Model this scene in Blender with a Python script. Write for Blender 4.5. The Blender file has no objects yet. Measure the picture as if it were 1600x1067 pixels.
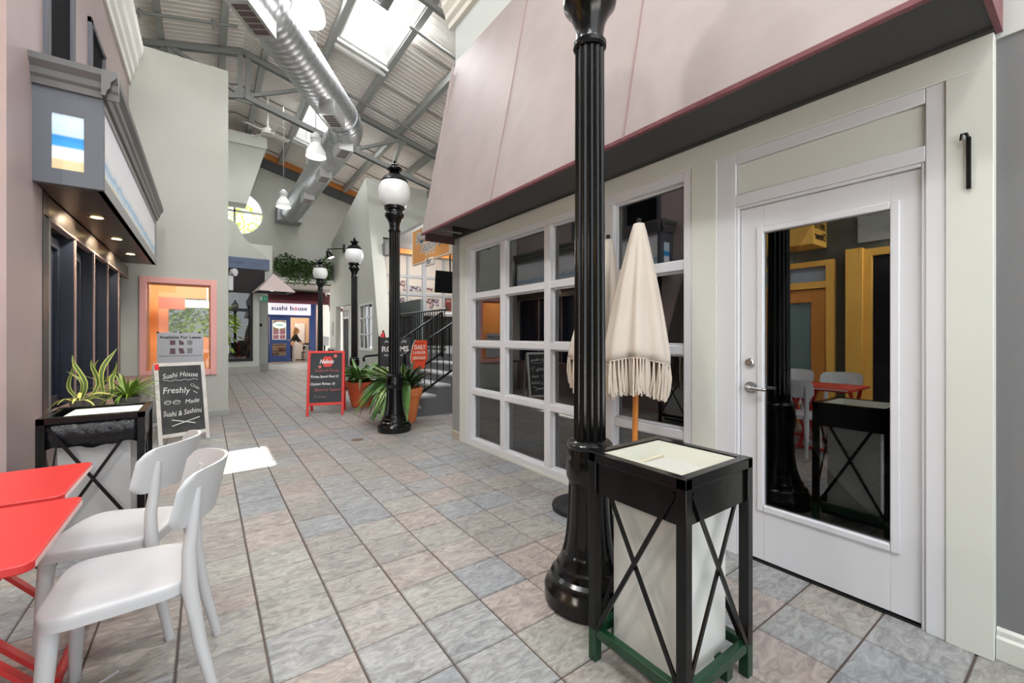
import bpy, math, random
from mathutils import Vector, Matrix
random.seed(7)
S = bpy.context.scene
COL = S.collection
PI = math.pi
# ---------------- camera, world, sun, exposure ----------------
cam = bpy.data.cameras.new('camera'); cam.lens = 36*667/1600; cam.sensor_width = 36; cam.shift_y = -8.5/1600
cam.clip_start = .02; cam.clip_end = 300
co = bpy.data.objects.new('camera', cam); COL.objects.link(co)
co.location = (0, 0, 1.324); co.rotation_euler = (PI/2, 0, -.6215)
S.camera = co
S.view_settings.view_transform = 'Standard'; S.view_settings.look = 'None'
S.view_settings.gamma = 1; S.view_settings.use_curve_mapping = False
S.view_settings.exposure = 0.15
S.cycles.use_denoising = True
S.cycles.max_bounces = 10; S.cycles.diffuse_bounces = 5; S.cycles.glossy_bounces = 5; S.cycles.transparent_max_bounces = 12
S.cycles.sample_clamp_indirect = 6; S.cycles.blur_glossy = .5
W = bpy.data.worlds.new('overcast_sky'); S.world = W; W.use_nodes = True
W.node_tree.nodes['Background'].inputs[0].default_value = (.90, .95, 1, 1)
W.node_tree.nodes['Background'].inputs[1].default_value = 2.3
def lamp(name, kind, loc, energy, color=(1, 1, 1), size=.1, size_y=None, aim=None, spot=None):
    l = bpy.data.lights.new(name, kind); l.energy = energy; l.color = color
    o = bpy.data.objects.new(name, l); COL.objects.link(o); o.location = loc
    if kind == 'AREA':
        l.size = size
        if size_y: l.shape = 'RECTANGLE'; l.size_y = size_y
    elif kind == 'SUN': l.angle = .008
    else: l.shadow_soft_size = size
    if spot: l.spot_size = spot; l.spot_blend = .6
    if aim: o.rotation_euler = Vector(aim).to_track_quat('-Z', 'Y').to_euler()
    return o
SUN = Vector((2.7, 3.5, 8.45))
lamp('sun', 'SUN', (20, 26, 60), 34, (1, .96, .9), aim=-SUN)
for y in (-2.3, 2.6, 9.0, 15.2):          # daylight in the roof skylights
    lamp('skylight_daylight', 'AREA', (3.1, y, 8.36), 120 if y > 12 else 290, (.97, .985, 1), 1.05, 2.9, aim=(-.25, 0, -1))
for y in (-2.3, 2.6, 9.0, 15.2):          # added unseen skylight row on the left roof slope, for fill light
    lamp('skylight_daylight', 'AREA', (-1.5, y, 8.2), 40 if y > 12 else 150, (.97, .985, 1), 1.05, 2.9, aim=(.25, 0, -1))
# ---------------- materials ----------------
def lin(c):
    return tuple((x/12.92 if x <= .04045 else ((x+.055)/1.055)**2.4) for x in (v/255 for v in c)) + (1,)
MATS = {}
def M(name, rgb=None, rough=.5, metal=0, noise=None, bump=None, spec=.5, emit=None, coat=0, trans=0):
    """noise = (scale, rgb2, contrast); bump = (scale, strength)"""
    if name in MATS: return MATS[name]
    m = bpy.data.materials.new(name); m.use_nodes = True; MATS[name] = m
    nt = m.node_tree; b = nt.nodes['Principled BSDF']
    b.inputs['Base Color'].default_value = lin(rgb); b.inputs['Roughness'].default_value = rough
    b.inputs['Metallic'].default_value = metal; b.inputs['Specular IOR Level'].default_value = spec
    if coat: b.inputs['Coat Weight'].default_value = coat
    if emit: b.inputs['Emission Color'].default_value = lin(rgb); b.inputs['Emission Strength'].default_value = emit
    if noise or bump:
        tc = nt.nodes.new('ShaderNodeTexCoord')
    if noise:
        n = nt.nodes.new('ShaderNodeTexNoise'); n.inputs['Scale'].default_value = noise[0]; n.inputs['Detail'].default_value = 5
        r = nt.nodes.new('ShaderNodeValToRGB'); c = noise[2] if len(noise) > 2 else .2
        r.color_ramp.elements[0].position = .5-c; r.color_ramp.elements[1].position = .5+c
        r.color_ramp.elements[0].color = lin(rgb); r.color_ramp.elements[1].color = lin(noise[1])
        nt.links.new(tc.outputs['Object'], n.inputs['Vector']); nt.links.new(n.outputs['Fac'], r.inputs[0])
        nt.links.new(r.outputs[0], b.inputs['Base Color'])
    if bump:
        n2 = nt.nodes.new('ShaderNodeTexNoise'); n2.inputs['Scale'].default_value = bump[0]; n2.inputs['Detail'].default_value = 4
        bp = nt.nodes.new('ShaderNodeBump'); bp.inputs['Strength'].default_value = bump[1]; bp.inputs['Distance'].default_value = .01
        nt.links.new(tc.outputs['Object'], n2.inputs['Vector']); nt.links.new(n2.outputs['Fac'], bp.inputs['Height'])
        nt.links.new(bp.outputs[0], b.inputs['Normal'])
    return m
def glass(name, tint=(1, 1, 1), ior=1.5, rough=0):
    if name in MATS: return MATS[name]
    m = bpy.data.materials.new(name); m.use_nodes = True; MATS[name] = m
    nt = m.node_tree; nt.nodes.clear()
    o = nt.nodes.new('ShaderNodeOutputMaterial'); mx = nt.nodes.new('ShaderNodeMixShader')
    t = nt.nodes.new('ShaderNodeBsdfTransparent'); g = nt.nodes.new('ShaderNodeBsdfGlossy'); f = nt.nodes.new('ShaderNodeFresnel')
    t.inputs[0].default_value = (*tint, 1); g.inputs['Roughness'].default_value = rough; f.inputs[0].default_value = ior
    nt.links.new(f.outputs[0], mx.inputs[0]); nt.links.new(t.outputs[0], mx.inputs[1]); nt.links.new(g.outputs[0], mx.inputs[2])
    nt.links.new(mx.outputs[0], o.inputs[0]); return m
def ramp_mat(name, axis, stops, rough=.5, scale=1, offset=0, wob=0, metal=0):
    """flat print: colour bands along one object axis"""
    m = bpy.data.materials.new(name); m.use_nodes = True; MATS[name] = m
    nt = m.node_tree; b = nt.nodes['Principled BSDF']; b.inputs['Roughness'].default_value = rough; b.inputs['Metallic'].default_value = metal
    tc = nt.nodes.new('ShaderNodeTexCoord'); sp = nt.nodes.new('ShaderNodeSeparateXYZ'); nt.links.new(tc.outputs['Object'], sp.inputs[0])
    ma = nt.nodes.new('ShaderNodeMath'); ma.operation = 'MULTIPLY_ADD'; ma.inputs[1].default_value = scale; ma.inputs[2].default_value = offset
    nt.links.new(sp.outputs[axis], ma.inputs[0]); src = ma.outputs[0]
    if wob:
        n = nt.nodes.new('ShaderNodeTexNoise'); n.inputs['Scale'].default_value = 6; nt.links.new(tc.outputs['Object'], n.inputs['Vector'])
        m2 = nt.nodes.new('ShaderNodeMath'); m2.operation = 'MULTIPLY_ADD'; m2.inputs[1].default_value = wob; nt.links.new(n.outputs['Fac'], m2.inputs[0]); nt.links.new(src, m2.inputs[2]); src = m2.outputs[0]
    r = nt.nodes.new('ShaderNodeValToRGB'); cr = r.color_ramp
    for i, (p, c) in enumerate(stops):
        e = cr.elements[i] if i < 2 else cr.elements.new(p)
        e.position = p; e.color = lin(c)
    nt.links.new(src, r.inputs[0]); nt.links.new(r.outputs[0], b.inputs['Base Color']); return m
def tile_mat(name, island):
    m = bpy.data.materials.new(name); m.use_nodes = True; MATS[name] = m
    nt = m.node_tree; N = nt.nodes.new; L = nt.links.new; b = nt.nodes['Principled BSDF']; b.inputs['Roughness'].default_value = .42
    if island: g = N('ShaderNodeNewGeometry'); rnd = g.outputs['Random Per Island']
    else: g = N('ShaderNodeObjectInfo'); rnd = g.outputs['Random']
    geo = N('ShaderNodeNewGeometry')
    off = N('ShaderNodeVectorMath'); off.operation = 'MULTIPLY_ADD'; L(rnd, off.inputs[0]); off.inputs[1].default_value = (37, 53, 71); L(geo.outputs['Position'], off.inputs[2])
    st = N('ShaderNodeMapping'); st.inputs['Scale'].default_value = (1, 2.2, 1); st.inputs['Rotation'].default_value = (0, 0, .5); L(off.outputs[0], st.inputs[0])
    n1 = N('ShaderNodeTexNoise'); n1.inputs['Scale'].default_value = 5; n1.inputs['Detail'].default_value = 8; n1.inputs['Roughness'].default_value = .65; n1.inputs['Distortion'].default_value = .8; L(st.outputs[0], n1.inputs['Vector'])
    n2 = N('ShaderNodeTexNoise'); n2.inputs['Scale'].default_value = 9; n2.inputs['Detail'].default_value = 10; n2.inputs['Roughness'].default_value = .7; n2.inputs['Distortion'].default_value = 1.6; L(st.outputs[0], n2.inputs['Vector'])
    base = N('ShaderNodeValToRGB'); cr = base.color_ramp; cr.interpolation = 'LINEAR'
    cols = [(0, (138, 141, 145)), (.22, (150, 150, 149)), (.42, (156, 149, 144)), (.6, (153, 142, 137)), (.78, (150, 150, 144)), (1, (142, 137, 134))]
    for i, (p, c) in enumerate(cols):
        e = cr.elements[i] if i < 2 else cr.elements.new(p)
        e.position = p; e.color = lin(c)
    ad = N('ShaderNodeMath'); ad.operation = 'MULTIPLY_ADD'; ad.inputs[1].default_value = .5; L(n1.outputs['Fac'], ad.inputs[0])
    sb = N('ShaderNodeMath'); sb.operation = 'MULTIPLY_ADD'; sb.inputs[1].default_value = 1.15; sb.inputs[2].default_value = -.32; L(rnd, sb.inputs[0]); L(sb.outputs[0], ad.inputs[2]); L(ad.outputs[0], base.inputs[0])
    vr = N('ShaderNodeValToRGB'); vr.color_ramp.elements[0].position = .36; vr.color_ramp.elements[1].position = .66
    vr.color_ramp.elements[0].color = (.66, .655, .65, 1); vr.color_ramp.elements[1].color = (1.46, 1.455, 1.44, 1); L(n2.outputs['Fac'], vr.inputs[0])
    mul = N('ShaderNodeMix'); mul.data_type = 'RGBA'; mul.blend_type = 'MULTIPLY'; mul.inputs[0].default_value = 1
    L(base.outputs[0], mul.inputs[6]); L(vr.outputs[0], mul.inputs[7]); L(mul.outputs[2], b.inputs['Base Color'])
    bp = N('ShaderNodeBump'); bp.inputs['Strength'].default_value = .45; bp.inputs['Distance'].default_value = .012; L(n2.outputs['Fac'], bp.inputs['Height']); L(bp.outputs[0], b.inputs['Normal'])
    return m
# ---------------- mesh builder ----------------
class MB:
    def __init__(s): s.v = []; s.f = []
    def add(s, vs, fs):
        n = len(s.v); s.v += [Vector(p) for p in vs]; s.f += [tuple(i+n for i in f) for f in fs]; return s
    def box(s, x0, x1, y0, y1, z0, z1):
        return s.add([(x, y, z) for z in (z0, z1) for y in (y0, y1) for x in (x0, x1)],
                     [(0, 2, 3, 1), (4, 5, 7, 6), (0, 1, 5, 4), (2, 6, 7, 3), (0, 4, 6, 2), (1, 3, 7, 5)])
    def bar(s, p, q, w, h, up=(0, 0, 1)):
        """rectangular bar from p to q, w across, h along up"""
        p, q = Vector(p), Vector(q); d = (q-p).normalized(); u = Vector(up)
        a = d.cross(u)
        if a.length < 1e-4: a = d.cross(Vector((1, 0, 0)))
        a.normalize(); u = a.cross(d); a *= w/2; u *= h/2
        return s.add([c+i*a+j*u for c in (p, q) for i, j in ((-1, -1), (1, -1), (1, 1), (-1, 1))],
                     [(0, 1, 2, 3), (7, 6, 5, 4), (0, 4, 5, 1), (1, 5, 6, 2), (2, 6, 7, 3), (3, 7, 4, 0)])
    def tube(s, pts, r, seg=10, cap=True):
        pts = [Vector(p) for p in pts]; n = len(pts); rs = r if isinstance(r, (list, tuple)) else [r]*n
        ref = None; vs = []
        for i, p in enumerate(pts):
            d = (pts[min(i+1, n-1)]-pts[max(i-1, 0)]).normalized()
            if ref is None: ref = Vector((0, 0, 1)) if abs(d.z) < .9 else Vector((1, 0, 0))
            a = (ref-d*ref.dot(d)).normalized(); ref = a; b = d.cross(a)
            vs += [p+(a*math.cos(t)+b*math.sin(t))*rs[i] for t in (2*PI*k/seg for k in range(seg))]
        fs = [(i*seg+k, i*seg+(k+1) % seg, (i+1)*seg+(k+1) % seg, (i+1)*seg+k) for i in range(n-1) for k in range(seg)]
        if cap: fs += [tuple(range(seg-1, -1, -1)), tuple((n-1)*seg+k for k in range(seg))]
        return s.add(vs, fs)
    def lathe(s, prof, c=(0, 0, 0), seg=32, fl=None, cap=True):
        c = Vector(c); vs = []
        for z, r in prof:
            for k in range(seg):
                t = 2*PI*k/seg; rr = r*(fl(t, z) if fl else 1)
                vs.append(c+Vector((rr*math.cos(t), rr*math.sin(t), z)))
        n = len(prof)
        fs = [(i*seg+k, i*seg+(k+1) % seg, (i+1)*seg+(k+1) % seg, (i+1)*seg+k) for i in range(n-1) for k in range(seg)]
        if cap: fs += [tuple(range(seg-1, -1, -1)), tuple((n-1)*seg+k for k in range(seg))]
        return s.add(vs, fs)
    def prism(s, poly, axis, a0, a1):
        """poly in the two other axes (x: (y,z), y: (x,z), z: (x,y))"""
        def p3(p, a): return (a, p[0], p[1]) if axis == 'x' else (p[0], a, p[1]) if axis == 'y' else (p[0], p[1], a)
        n = len(poly)
        return s.add([p3(p, a) for a in (a0, a1) for p in poly],
                     [tuple(range(n-1, -1, -1)), tuple(range(n, 2*n))]+[(i, (i+1) % n, n+(i+1) % n, n+i) for i in range(n)])
    def quad(s, *p): return s.add(p, [tuple(range(len(p)))])
    def xf(s, m):
        s.v = [m @ p for p in s.v]; return s
    def text(s, body, size, o, right=(1, 0, 0), up=(0, 0, 1), bold=0, shear=0, align='C', width=None, jit=0):
        c = bpy.data.curves.new('t', 'FONT'); c.body = body; c.size = size; c.offset = bold*size; c.shear = shear; c.resolution_u = 3
        ob = bpy.data.objects.new('t', c); me = bpy.data.meshes.new_from_object(ob)
        vs = [v.co.copy() for v in me.vertices]; fs = [tuple(p.vertices) for p in me.polygons]
        bpy.data.objects.remove(ob); bpy.data.curves.remove(c); bpy.data.meshes.remove(me)
        if not vs: return s
        x0, x1 = min(v.x for v in vs), max(v.x for v in vs); y0, y1 = min(v.y for v in vs), max(v.y for v in vs)
        k = width/(x1-x0) if width else 1
        cx = (x0+x1)/2 if align == 'C' else x0
        R, U, O = Vector(right), Vector(up), Vector(o)
        return s.add([O+R*(v.x-cx)*k+U*(v.y-(y0+y1)/2+jit*size*math.sin(v.x*9/size*.12+len(body))) for v in vs], fs)
ORG = {}
def obj(name, mb, mat, parent=None, label=None, kind=None, bev=0, smooth=35, world=False):
    if isinstance(mb, MB):
        o0 = ORG.get(parent, Vector()) if world else Vector()
        me = bpy.data.meshes.new(name); me.from_pydata([p-o0 for p in mb.v], [], mb.f)
        if smooth:
            me.shade_smooth(); me.set_sharp_from_angle(angle=math.radians(smooth))
    else: me = mb
    if mat and not me.materials: me.materials.append(mat)
    o = bpy.data.objects.new(name, me); COL.objects.link(o)
    if parent: o.parent = parent; ORG[o] = ORG.get(parent, Vector())
    if label: o['label'] = label
    if kind: o['kind'] = kind
    if bev:
        b = o.modifiers.new('edge', 'BEVEL'); b.width = bev; b.segments = 2; b.limit_method = 'ANGLE'
    return o
def wobj(name, mb, mat, parent, **k): return obj(name, mb, mat, parent, world=True, **k)
def thing(name, label, cat, loc=(0, 0, 0), rz=0, group=None):
    o = bpy.data.objects.new(name, None); COL.objects.link(o); o.location = loc; o.rotation_euler = (0, 0, rz); o.empty_display_size = .1
    o['label'] = label; o['category'] = cat
    if group: o['group'] = group
    ORG[o] = Vector(loc); return o
def tag(o, label, cat, group=None):
    o['label'] = label; o['category'] = cat
    if group: o['group'] = group
    return o
def struct(name, mb, mat, parent=None, **k):
    o = obj(name, mb, mat, parent, **k)
    if not parent: o['kind'] = 'structure'
    return o
def group_root(name):                       # an Empty that carries pieces of the setting
    o = bpy.data.objects.new(name, None); COL.objects.link(o); o['kind'] = 'structure'; ORG[o] = Vector(); return o
def dup(t, loc, rz, label, group=None, scale=None):
    r = t.copy(); COL.objects.link(r); r.location = loc; r.rotation_euler = (0, 0, rz); r['label'] = label; ORG[r] = Vector(loc)
    if group: r['group'] = group
    if scale: r.scale = (scale,)*3
    for ch in t.children:
        c = ch.copy(); COL.objects.link(c); c.parent = r
        for g in ch.children:
            d = g.copy(); COL.objects.link(d); d.parent = c
    return r
def B(*a): return MB().box(*a)
# palette
white_wall = M('white_wall_paint', (221, 223, 215), .55, noise=(1.2, (216, 218, 210)), bump=(40, .05))
sage_wall = M('pale_grey_wall_paint', (196, 197, 189), .6, noise=(1, (188, 190, 181)), bump=(40, .06))
mid_wall = M('mid_grey_wall_paint', (119, 119, 121), .6, bump=(60, .08))
frame_grey = M('light_grey_frame_paint', (224, 224, 228), .45)
mauve = M('mauve_wall_paint', (164, 147, 146), .5, noise=(2, (156, 139, 138)))
mauve_awn = M('mauve_awning_vinyl', (171, 158, 156), .5, noise=(3, (162, 149, 147)), bump=(7, .05))
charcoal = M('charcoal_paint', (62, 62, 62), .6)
black_iron = M('black_gloss_iron', (10, 10, 11), .17, bump=(25, .10), spec=.45)
black_metal = M('black_painted_steel', (9, 9, 10), .16, noise=(9, (16, 14, 13)), bump=(14, .05), spec=.32)
green_metal = M('dark_green_painted_steel', (14, 64, 38), .25, noise=(6, (20, 52, 34), .3))
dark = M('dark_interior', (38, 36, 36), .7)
steel = M('galvanised_steel', (170, 172, 175), .42, 1, noise=(14, (200, 201, 203)), bump=(20, .05))
grey_steel = M('grey_roof_steel', (118, 119, 116), .55)
chrome = M('brushed_chrome', (190, 190, 192), .22, 1)
white_pl = M('white_plastic', (194, 195, 197), .36)
red = M('red_table_paint', (204, 52, 50), .35, noise=(3, (196, 46, 45)))
cream = M('cream_panel', (192, 192, 178), .5)
terracotta = M('terracotta', (244, 146, 84), .7, noise=(5, (232, 132, 74)), bump=(30, .1))
leaf_g = M('green_leaf', (98, 140, 64), .4, noise=(9, (64, 104, 46)))
leaf_y = M('yellow_green_leaf', (132, 160, 56), .4, noise=(9, (96, 130, 44)))
leaf_d = M('dark_leaf', (52, 78, 40), .45, noise=(9, (34, 54, 28)))
soil = M('soil', (60, 44, 34), .9)
navy = M('navy_paint', (30, 36, 52), .45)
blue = M('blue_door_paint', (26, 50, 102), .45)
maroon = M('maroon_canvas', (92, 40, 52), .7)
chalk = M('chalk_white', (232, 232, 228), .9)
board = M('chalkboard_slate', (52, 55, 58), .75, noise=(4, (62, 65, 68)))
yellow = M('yellow_paint', (234, 182, 84), .5)
wood = M('orange_wood', (206, 134, 64), .5, noise=(6, (188, 116, 52)))
white_paint = M('white_paint', (224, 224, 222), .45)
black = M('matt_black', (16, 16, 17), .6)
win_glass = glass('window_glass', (.84, .86, .86), 2.7)
door_glass = glass('door_glass', (.6, .62, .62), 2.6)
dark_glass = glass('dark_window_glass', (.66, .68, .68), 1.8)
clear_glass = glass('clear_glass', (.96, .98, .97), 1.45)
# ---------------- floor ----------------
T = .305
floor = struct('floor', B(-3.0, 9.2, -3.2, 27.5, -.12, -.006), M('dark_grout', (84, 72, 66), .9))
struct('ground', B(-40, 40, -40, 60, -.3, -.13), M('outdoor_paving', (176, 174, 170), .9))
def tile_mb(k):
    random.seed(k); h = T/2-.0035; m = MB()
    e = [random.uniform(-.0012, .0012) for _ in range(8)]
    m.add([(-h, -h, -.006), (h, -h, -.006), (h, h, -.006), (-h, h, -.006),
           (-h+.004, -h+.004, e[0]), (h-.004, -h+.004, e[1]), (h-.004, h-.004, e[2]), (-h+.004, h-.004, e[3])],
          [(0, 1, 5, 4), (1, 2, 6, 5), (2, 3, 7, 6), (3, 0, 4, 7), (4, 5, 6, 7)])
    return m
tm = tile_mat('slate_tile', False); tmi = tile_mat('slate_tile_far', True)
tiles = []
c_, s_ = math.cos(.6215), math.sin(.6215)
for i in range(-9, 24):
    for j in range(-8, 84):
        x, y = .2055-T/2+T*i, .015+T*.5+T*j
        if x > 8.6: continue
        d = y*c_+x*s_; r = x*c_-y*s_
        vis = d > .9 and abs(r/d) < 1.25 and 667*1.324/d < 560 and x < 2.75 and x > -1.05 and not (y > 8.6 and x < .25)
        tiles.append((0 if vis else 1, d if d > 0 else 99, x, y))
tiles.sort(); tv = [tile_mb(k).v for k in range(6)]
tmesh = []
for k in range(6):
    me = bpy.data.meshes.new('tile'); m = tile_mb(k); me.from_pydata(m.v, [], m.f); me.materials.append(tm); tmesh.append(me)
random.seed(11); rest = MB(); F0 = tile_mb(0).f
for n, (_, _, x, y) in enumerate(tiles):
    if n < 298:
        o = bpy.data.objects.new('tile', random.choice(tmesh)); COL.objects.link(o); o.parent = floor
        o.location = (x, y, random.uniform(-.0008, .0008)); o.rotation_euler = (0, 0, random.choice((0, PI/2, PI, 1.5*PI)))
    else:
        off = Vector((x, y, random.uniform(-.0008, .0008))); rest.add([p+off for p in random.choice(tv)], F0)
obj('tiles', rest, tmi, floor, kind='stuff', smooth=0)
dr = thing('floor_drain', 'small round brass drain cover set in the floor tiles', 'drain', (1.57, 5.58, .001))
obj('rim', MB().lathe([(0, .075), (.003, .075), (.004, .06)], seg=24), M('aged_brass', (120, 98, 78), .5, .6), dr)
obj('cover', MB().lathe([(0, .058), (.003, .055), (.003, .01)], seg=20), M('dark_brass', (92, 74, 60), .5, .6), dr)
# ---------------- right storefront ----------------
wr = group_root('wall_right')
XF = 2.60
def piece(n, b, m=white_wall, p=wr, bev=.003): return obj(n, B(*b), m, p, bev=bev)
piece('header', (XF, 2.80, .27, 4.77, 2.43, 2.56))
piece('pier', (XF, 2.80, .27, .41, 0, 2.43)); piece('pier', (XF, 2.80, 1.43, 1.60, 0, 2.43)); piece('pier', (XF, 2.80, 4.60, 4.77, 0, 2.43))
piece('base_rail', (XF, 2.80, 1.60, 4.60, 0, .03))
struct('wall_shop_end', B(2.62, 6.5, 4.775, 5.0, 0, 2.62), M('shop_end_grey', (150, 150, 146), .6))
struct('baseboard_shop_end', B(2.605, 2.63, 4.775, 5.01, 0, .1), M('beige_base', (190, 176, 160), .6), bev=.003)
struct('wall_near_right', B(2.66, 2.9, -3.0, .27, 0, 5.3), mid_wall)
struct('baseboard_right', MB().prism([(2.66, 0), (2.635, 0), (2.635, .085), (2.645, .095), (2.645, .115), (2.66, .125)], 'y', -3, .268), M('baseboard_white', (212, 213, 206), .4))
# shop interior
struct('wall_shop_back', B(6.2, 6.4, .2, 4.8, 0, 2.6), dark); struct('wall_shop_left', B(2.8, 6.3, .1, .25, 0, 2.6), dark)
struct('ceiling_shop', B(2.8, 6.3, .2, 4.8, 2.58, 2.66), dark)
# window 1: a grey frame of sixteen panes
w1 = group_root('window_1'); gx = 2.675
yed = [1.60, 2.325, 3.085, 3.835, 4.60]; zed = [.03, .652, 1.228, 1.803, 2.43]
fr = MB().box(XF+.005, gx+.03, 1.60, 1.66, .03, 2.43).box(XF+.005, gx+.03, 4.50, 4.60, .03, 2.43).box(XF+.005, gx+.03, 1.66, 4.50, .03, .085).box(XF+.005, gx+.03, 1.66, 4.50, 2.365, 2.43)
obj('frame', fr, frame_grey, w1, bev=.004)
for y in yed[1:4]:
    obj('mullion', B(XF+.015, gx+.03, y-.045, y+.045, .085, 2.365), frame_grey, w1, bev=.006)
for z in zed[1:4]:
    obj('rail', B(XF+.018, gx+.028, 1.66, 4.50, z-.032, z+.032), frame_grey, w1, bev=.006)
for a in range(4):
    for b in range(4):
        y0 = (1.66 if a == 0 else yed[a]+.045); y1 = (4.50 if a == 3 else yed[a+1]-.045)
        z0 = (.085 if b == 0 else zed[b]+.032); z1 = (2.365 if b == 3 else zed[b+1]-.032)
        obj('pane', B(gx-.003, gx+.003, y0, y1, z0, z1), win_glass, w1, smooth=0)
        bd = MB()
        for q in ((y0, y0+.014, z0, z1), (y1-.014, y1, z0, z1), (y0, y1, z0, z0+.014), (y0, y1, z1-.014, z1)): bd.box(gx-.02, gx-.002, *q)
        obj('bead', bd, frame_grey, w1, bev=.003)
# door 1
d1 = group_root('door_1'); dx = 2.635
jm = MB().box(XF+.008, 2.75, .41, .475, 0, 2.43).box(XF+.008, 2.75, 1.315, 1.43, 0, 2.43).box(XF+.008, 2.75, .475, 1.315, 2.365, 2.43).box(XF+.008, 2.75, .475, 1.315, 2.105, 2.175)
obj('jamb', jm, frame_grey, d1, bev=.004)
st = MB()
for q in ((.475, .49, 0, 2.105), (1.30, 1.315, 0, 2.105), (.49, 1.30, 2.088, 2.105)): st.box(XF+.016, 2.66, *q)
obj('stop_moulding', st, frame_grey, d1, bev=.005)
obj('transom_panel', B(2.625, 2.66, .475, 1.315, 2.175, 2.365), white_wall, d1, bev=.008)
dl = MB().box(dx, dx+.045, .493, .60, .02, 2.085).box(dx, dx+.045, 1.165, 1.297, .02, 2.085).box(dx, dx+.045, .60, 1.165, .02, .34).box(dx, dx+.045, .60, 1.165, 1.925, 2.085)
leaf = obj('leaf', dl, frame_grey, d1, bev=.002)
gb = MB()
for q in ((.565, .60, .305, 1.96), (1.165, 1.20, .305, 1.96), (.60, 1.165, .305, .34), (.60, 1.165, 1.925, 1.96)): gb.box(dx-.012, dx+.004, *q)
obj('glazing_bead', gb, frame_grey, leaf, bev=.005)
obj('glass', B(dx+.012, dx+.02, .60, 1.165, .34, 1.925), door_glass, leaf, smooth=0)
hw = MB().tube([(dx, 1.235, 1.02), (dx-.018, 1.235, 1.02)], [.035, .033], 24).tube([(dx-.01, 1.235, 1.02), (dx-.05, 1.235, 1.02)], .014, 16)
hw.tube([(dx-.045, 1.24, 1.02), (dx-.05, 1.22, 1.02), (dx-.05, 1.19, 1.017), (dx-.047, 1.13, 1.016)], [.017, .014, .0105, .0095], 14)
obj('handle', hw, chrome, leaf, label='chrome lever handle')
obj('deadbolt', MB().lathe([(0, .028), (.01, .027), (.016, .021), (.016, .006), (.02, .005)], seg=24).xf(Matrix.Translation((dx, 1.243, 1.166)) @ Matrix.Rotation(-PI/2, 4, 'Y')), chrome, leaf, label='round chrome deadbolt')
obj('threshold', B(XF+.03, 2.76, .475, 1.315, 0, .012), black, d1)
# wall above the awning, its cornice
struct('wall_right_upper', B(2.65, 2.9, -3, 4.97, 2.55, 5.4), M('pale_blue_grey_wall', (202, 206, 202), .6))
corn = [(2.65, 5.36), (2.60, 5.36), (2.59, 5.42), (2.55, 5.46), (2.545, 5.52), (2.50, 5.60), (2.49, 5.66), (2.44, 5.72), (2.43, 5.80), (2.65, 5.80)]
struct('trim_cornice_right', MB().prism(corn, 'y', -3, 5.06), M('cornice_cream', (222, 218, 206), .5), smooth=0)
# awning
A0, A1 = .27, 4.94
aw = thing('awning', 'big sloping mauve vinyl awning over the white shop front', 'awning', (2.6, 2.6, 2.58))
lo, hi = (2.16, 2.585), (2.645, 4.90)
seams = [A0, 1.80, 3.36, A1]
nx, nz = 4.90-2.585, 2.16-2.645
for k in range(3):
    m = MB(); y0, y1 = seams[k]+.003, seams[k+1]-.003
    pts = [(lo[0]+(hi[0]-lo[0])*t, lo[1]+(hi[1]-lo[1])*t) for t in (0, 1)]
    m.add([(x-d, y, z) for d in (0, -.012) for (x, z) in pts for y in (y0, y1)], [(0, 1, 3, 2), (4, 6, 7, 5), (0, 4, 5, 1), (2, 3, 7, 6), (0, 2, 6, 4), (1, 5, 7, 3)])
    wobj('canopy_panel', m, mauve_awn, aw)
    if k: wobj('seam', MB().bar((lo[0]-.003, seams[k], lo[1]), (hi[0]-.003, seams[k], hi[1]), .012, .008), M('mauve_seam', (154, 130, 130), .4), aw)
hem = M('dull_red_hem', (132, 78, 84), .5, noise=(20, (110, 62, 68)))
wobj('hem', B(2.155, 2.185, A0, A1, 2.565, 2.592), hem, aw, bev=.003)
wobj('end_panel', MB().prism([(2.16, 2.57), (2.66, 2.57), (2.66, 4.9), (2.64, 4.9)], 'y', A0-.02, A0), hem, aw)
wobj('end_panel', MB().prism([(2.17, 2.6), (2.60, 2.6), (2.60, 4.88)], 'y', A1-.012, A1-.002), mauve_awn, aw)
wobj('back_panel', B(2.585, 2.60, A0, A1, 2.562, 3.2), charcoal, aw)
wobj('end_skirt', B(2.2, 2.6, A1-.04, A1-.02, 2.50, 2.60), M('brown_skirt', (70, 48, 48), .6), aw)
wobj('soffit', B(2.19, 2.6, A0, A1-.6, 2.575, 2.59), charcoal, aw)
wobj('stay_bar', MB().bar((2.2, A1-.25, 2.60), (2.6, A1-.25, 2.60), .02, .02), grey_steel, aw)
# black hook bar on the white pier by the door
br = thing('wall_hook', 'black metal hook bar screwed to white post right of door', 'hook', (2.6, .34, 2.05))
wobj('plate', B(2.585, 2.599, .332, .346, 1.94, 2.155), black_metal, br)
wobj('hook', MB().tube([(2.592, .34, 2.15), (2.58, .345, 2.17), (2.575, .357, 2.17), (2.58, .36, 2.145)], .006, 8), black_metal, br)
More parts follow.
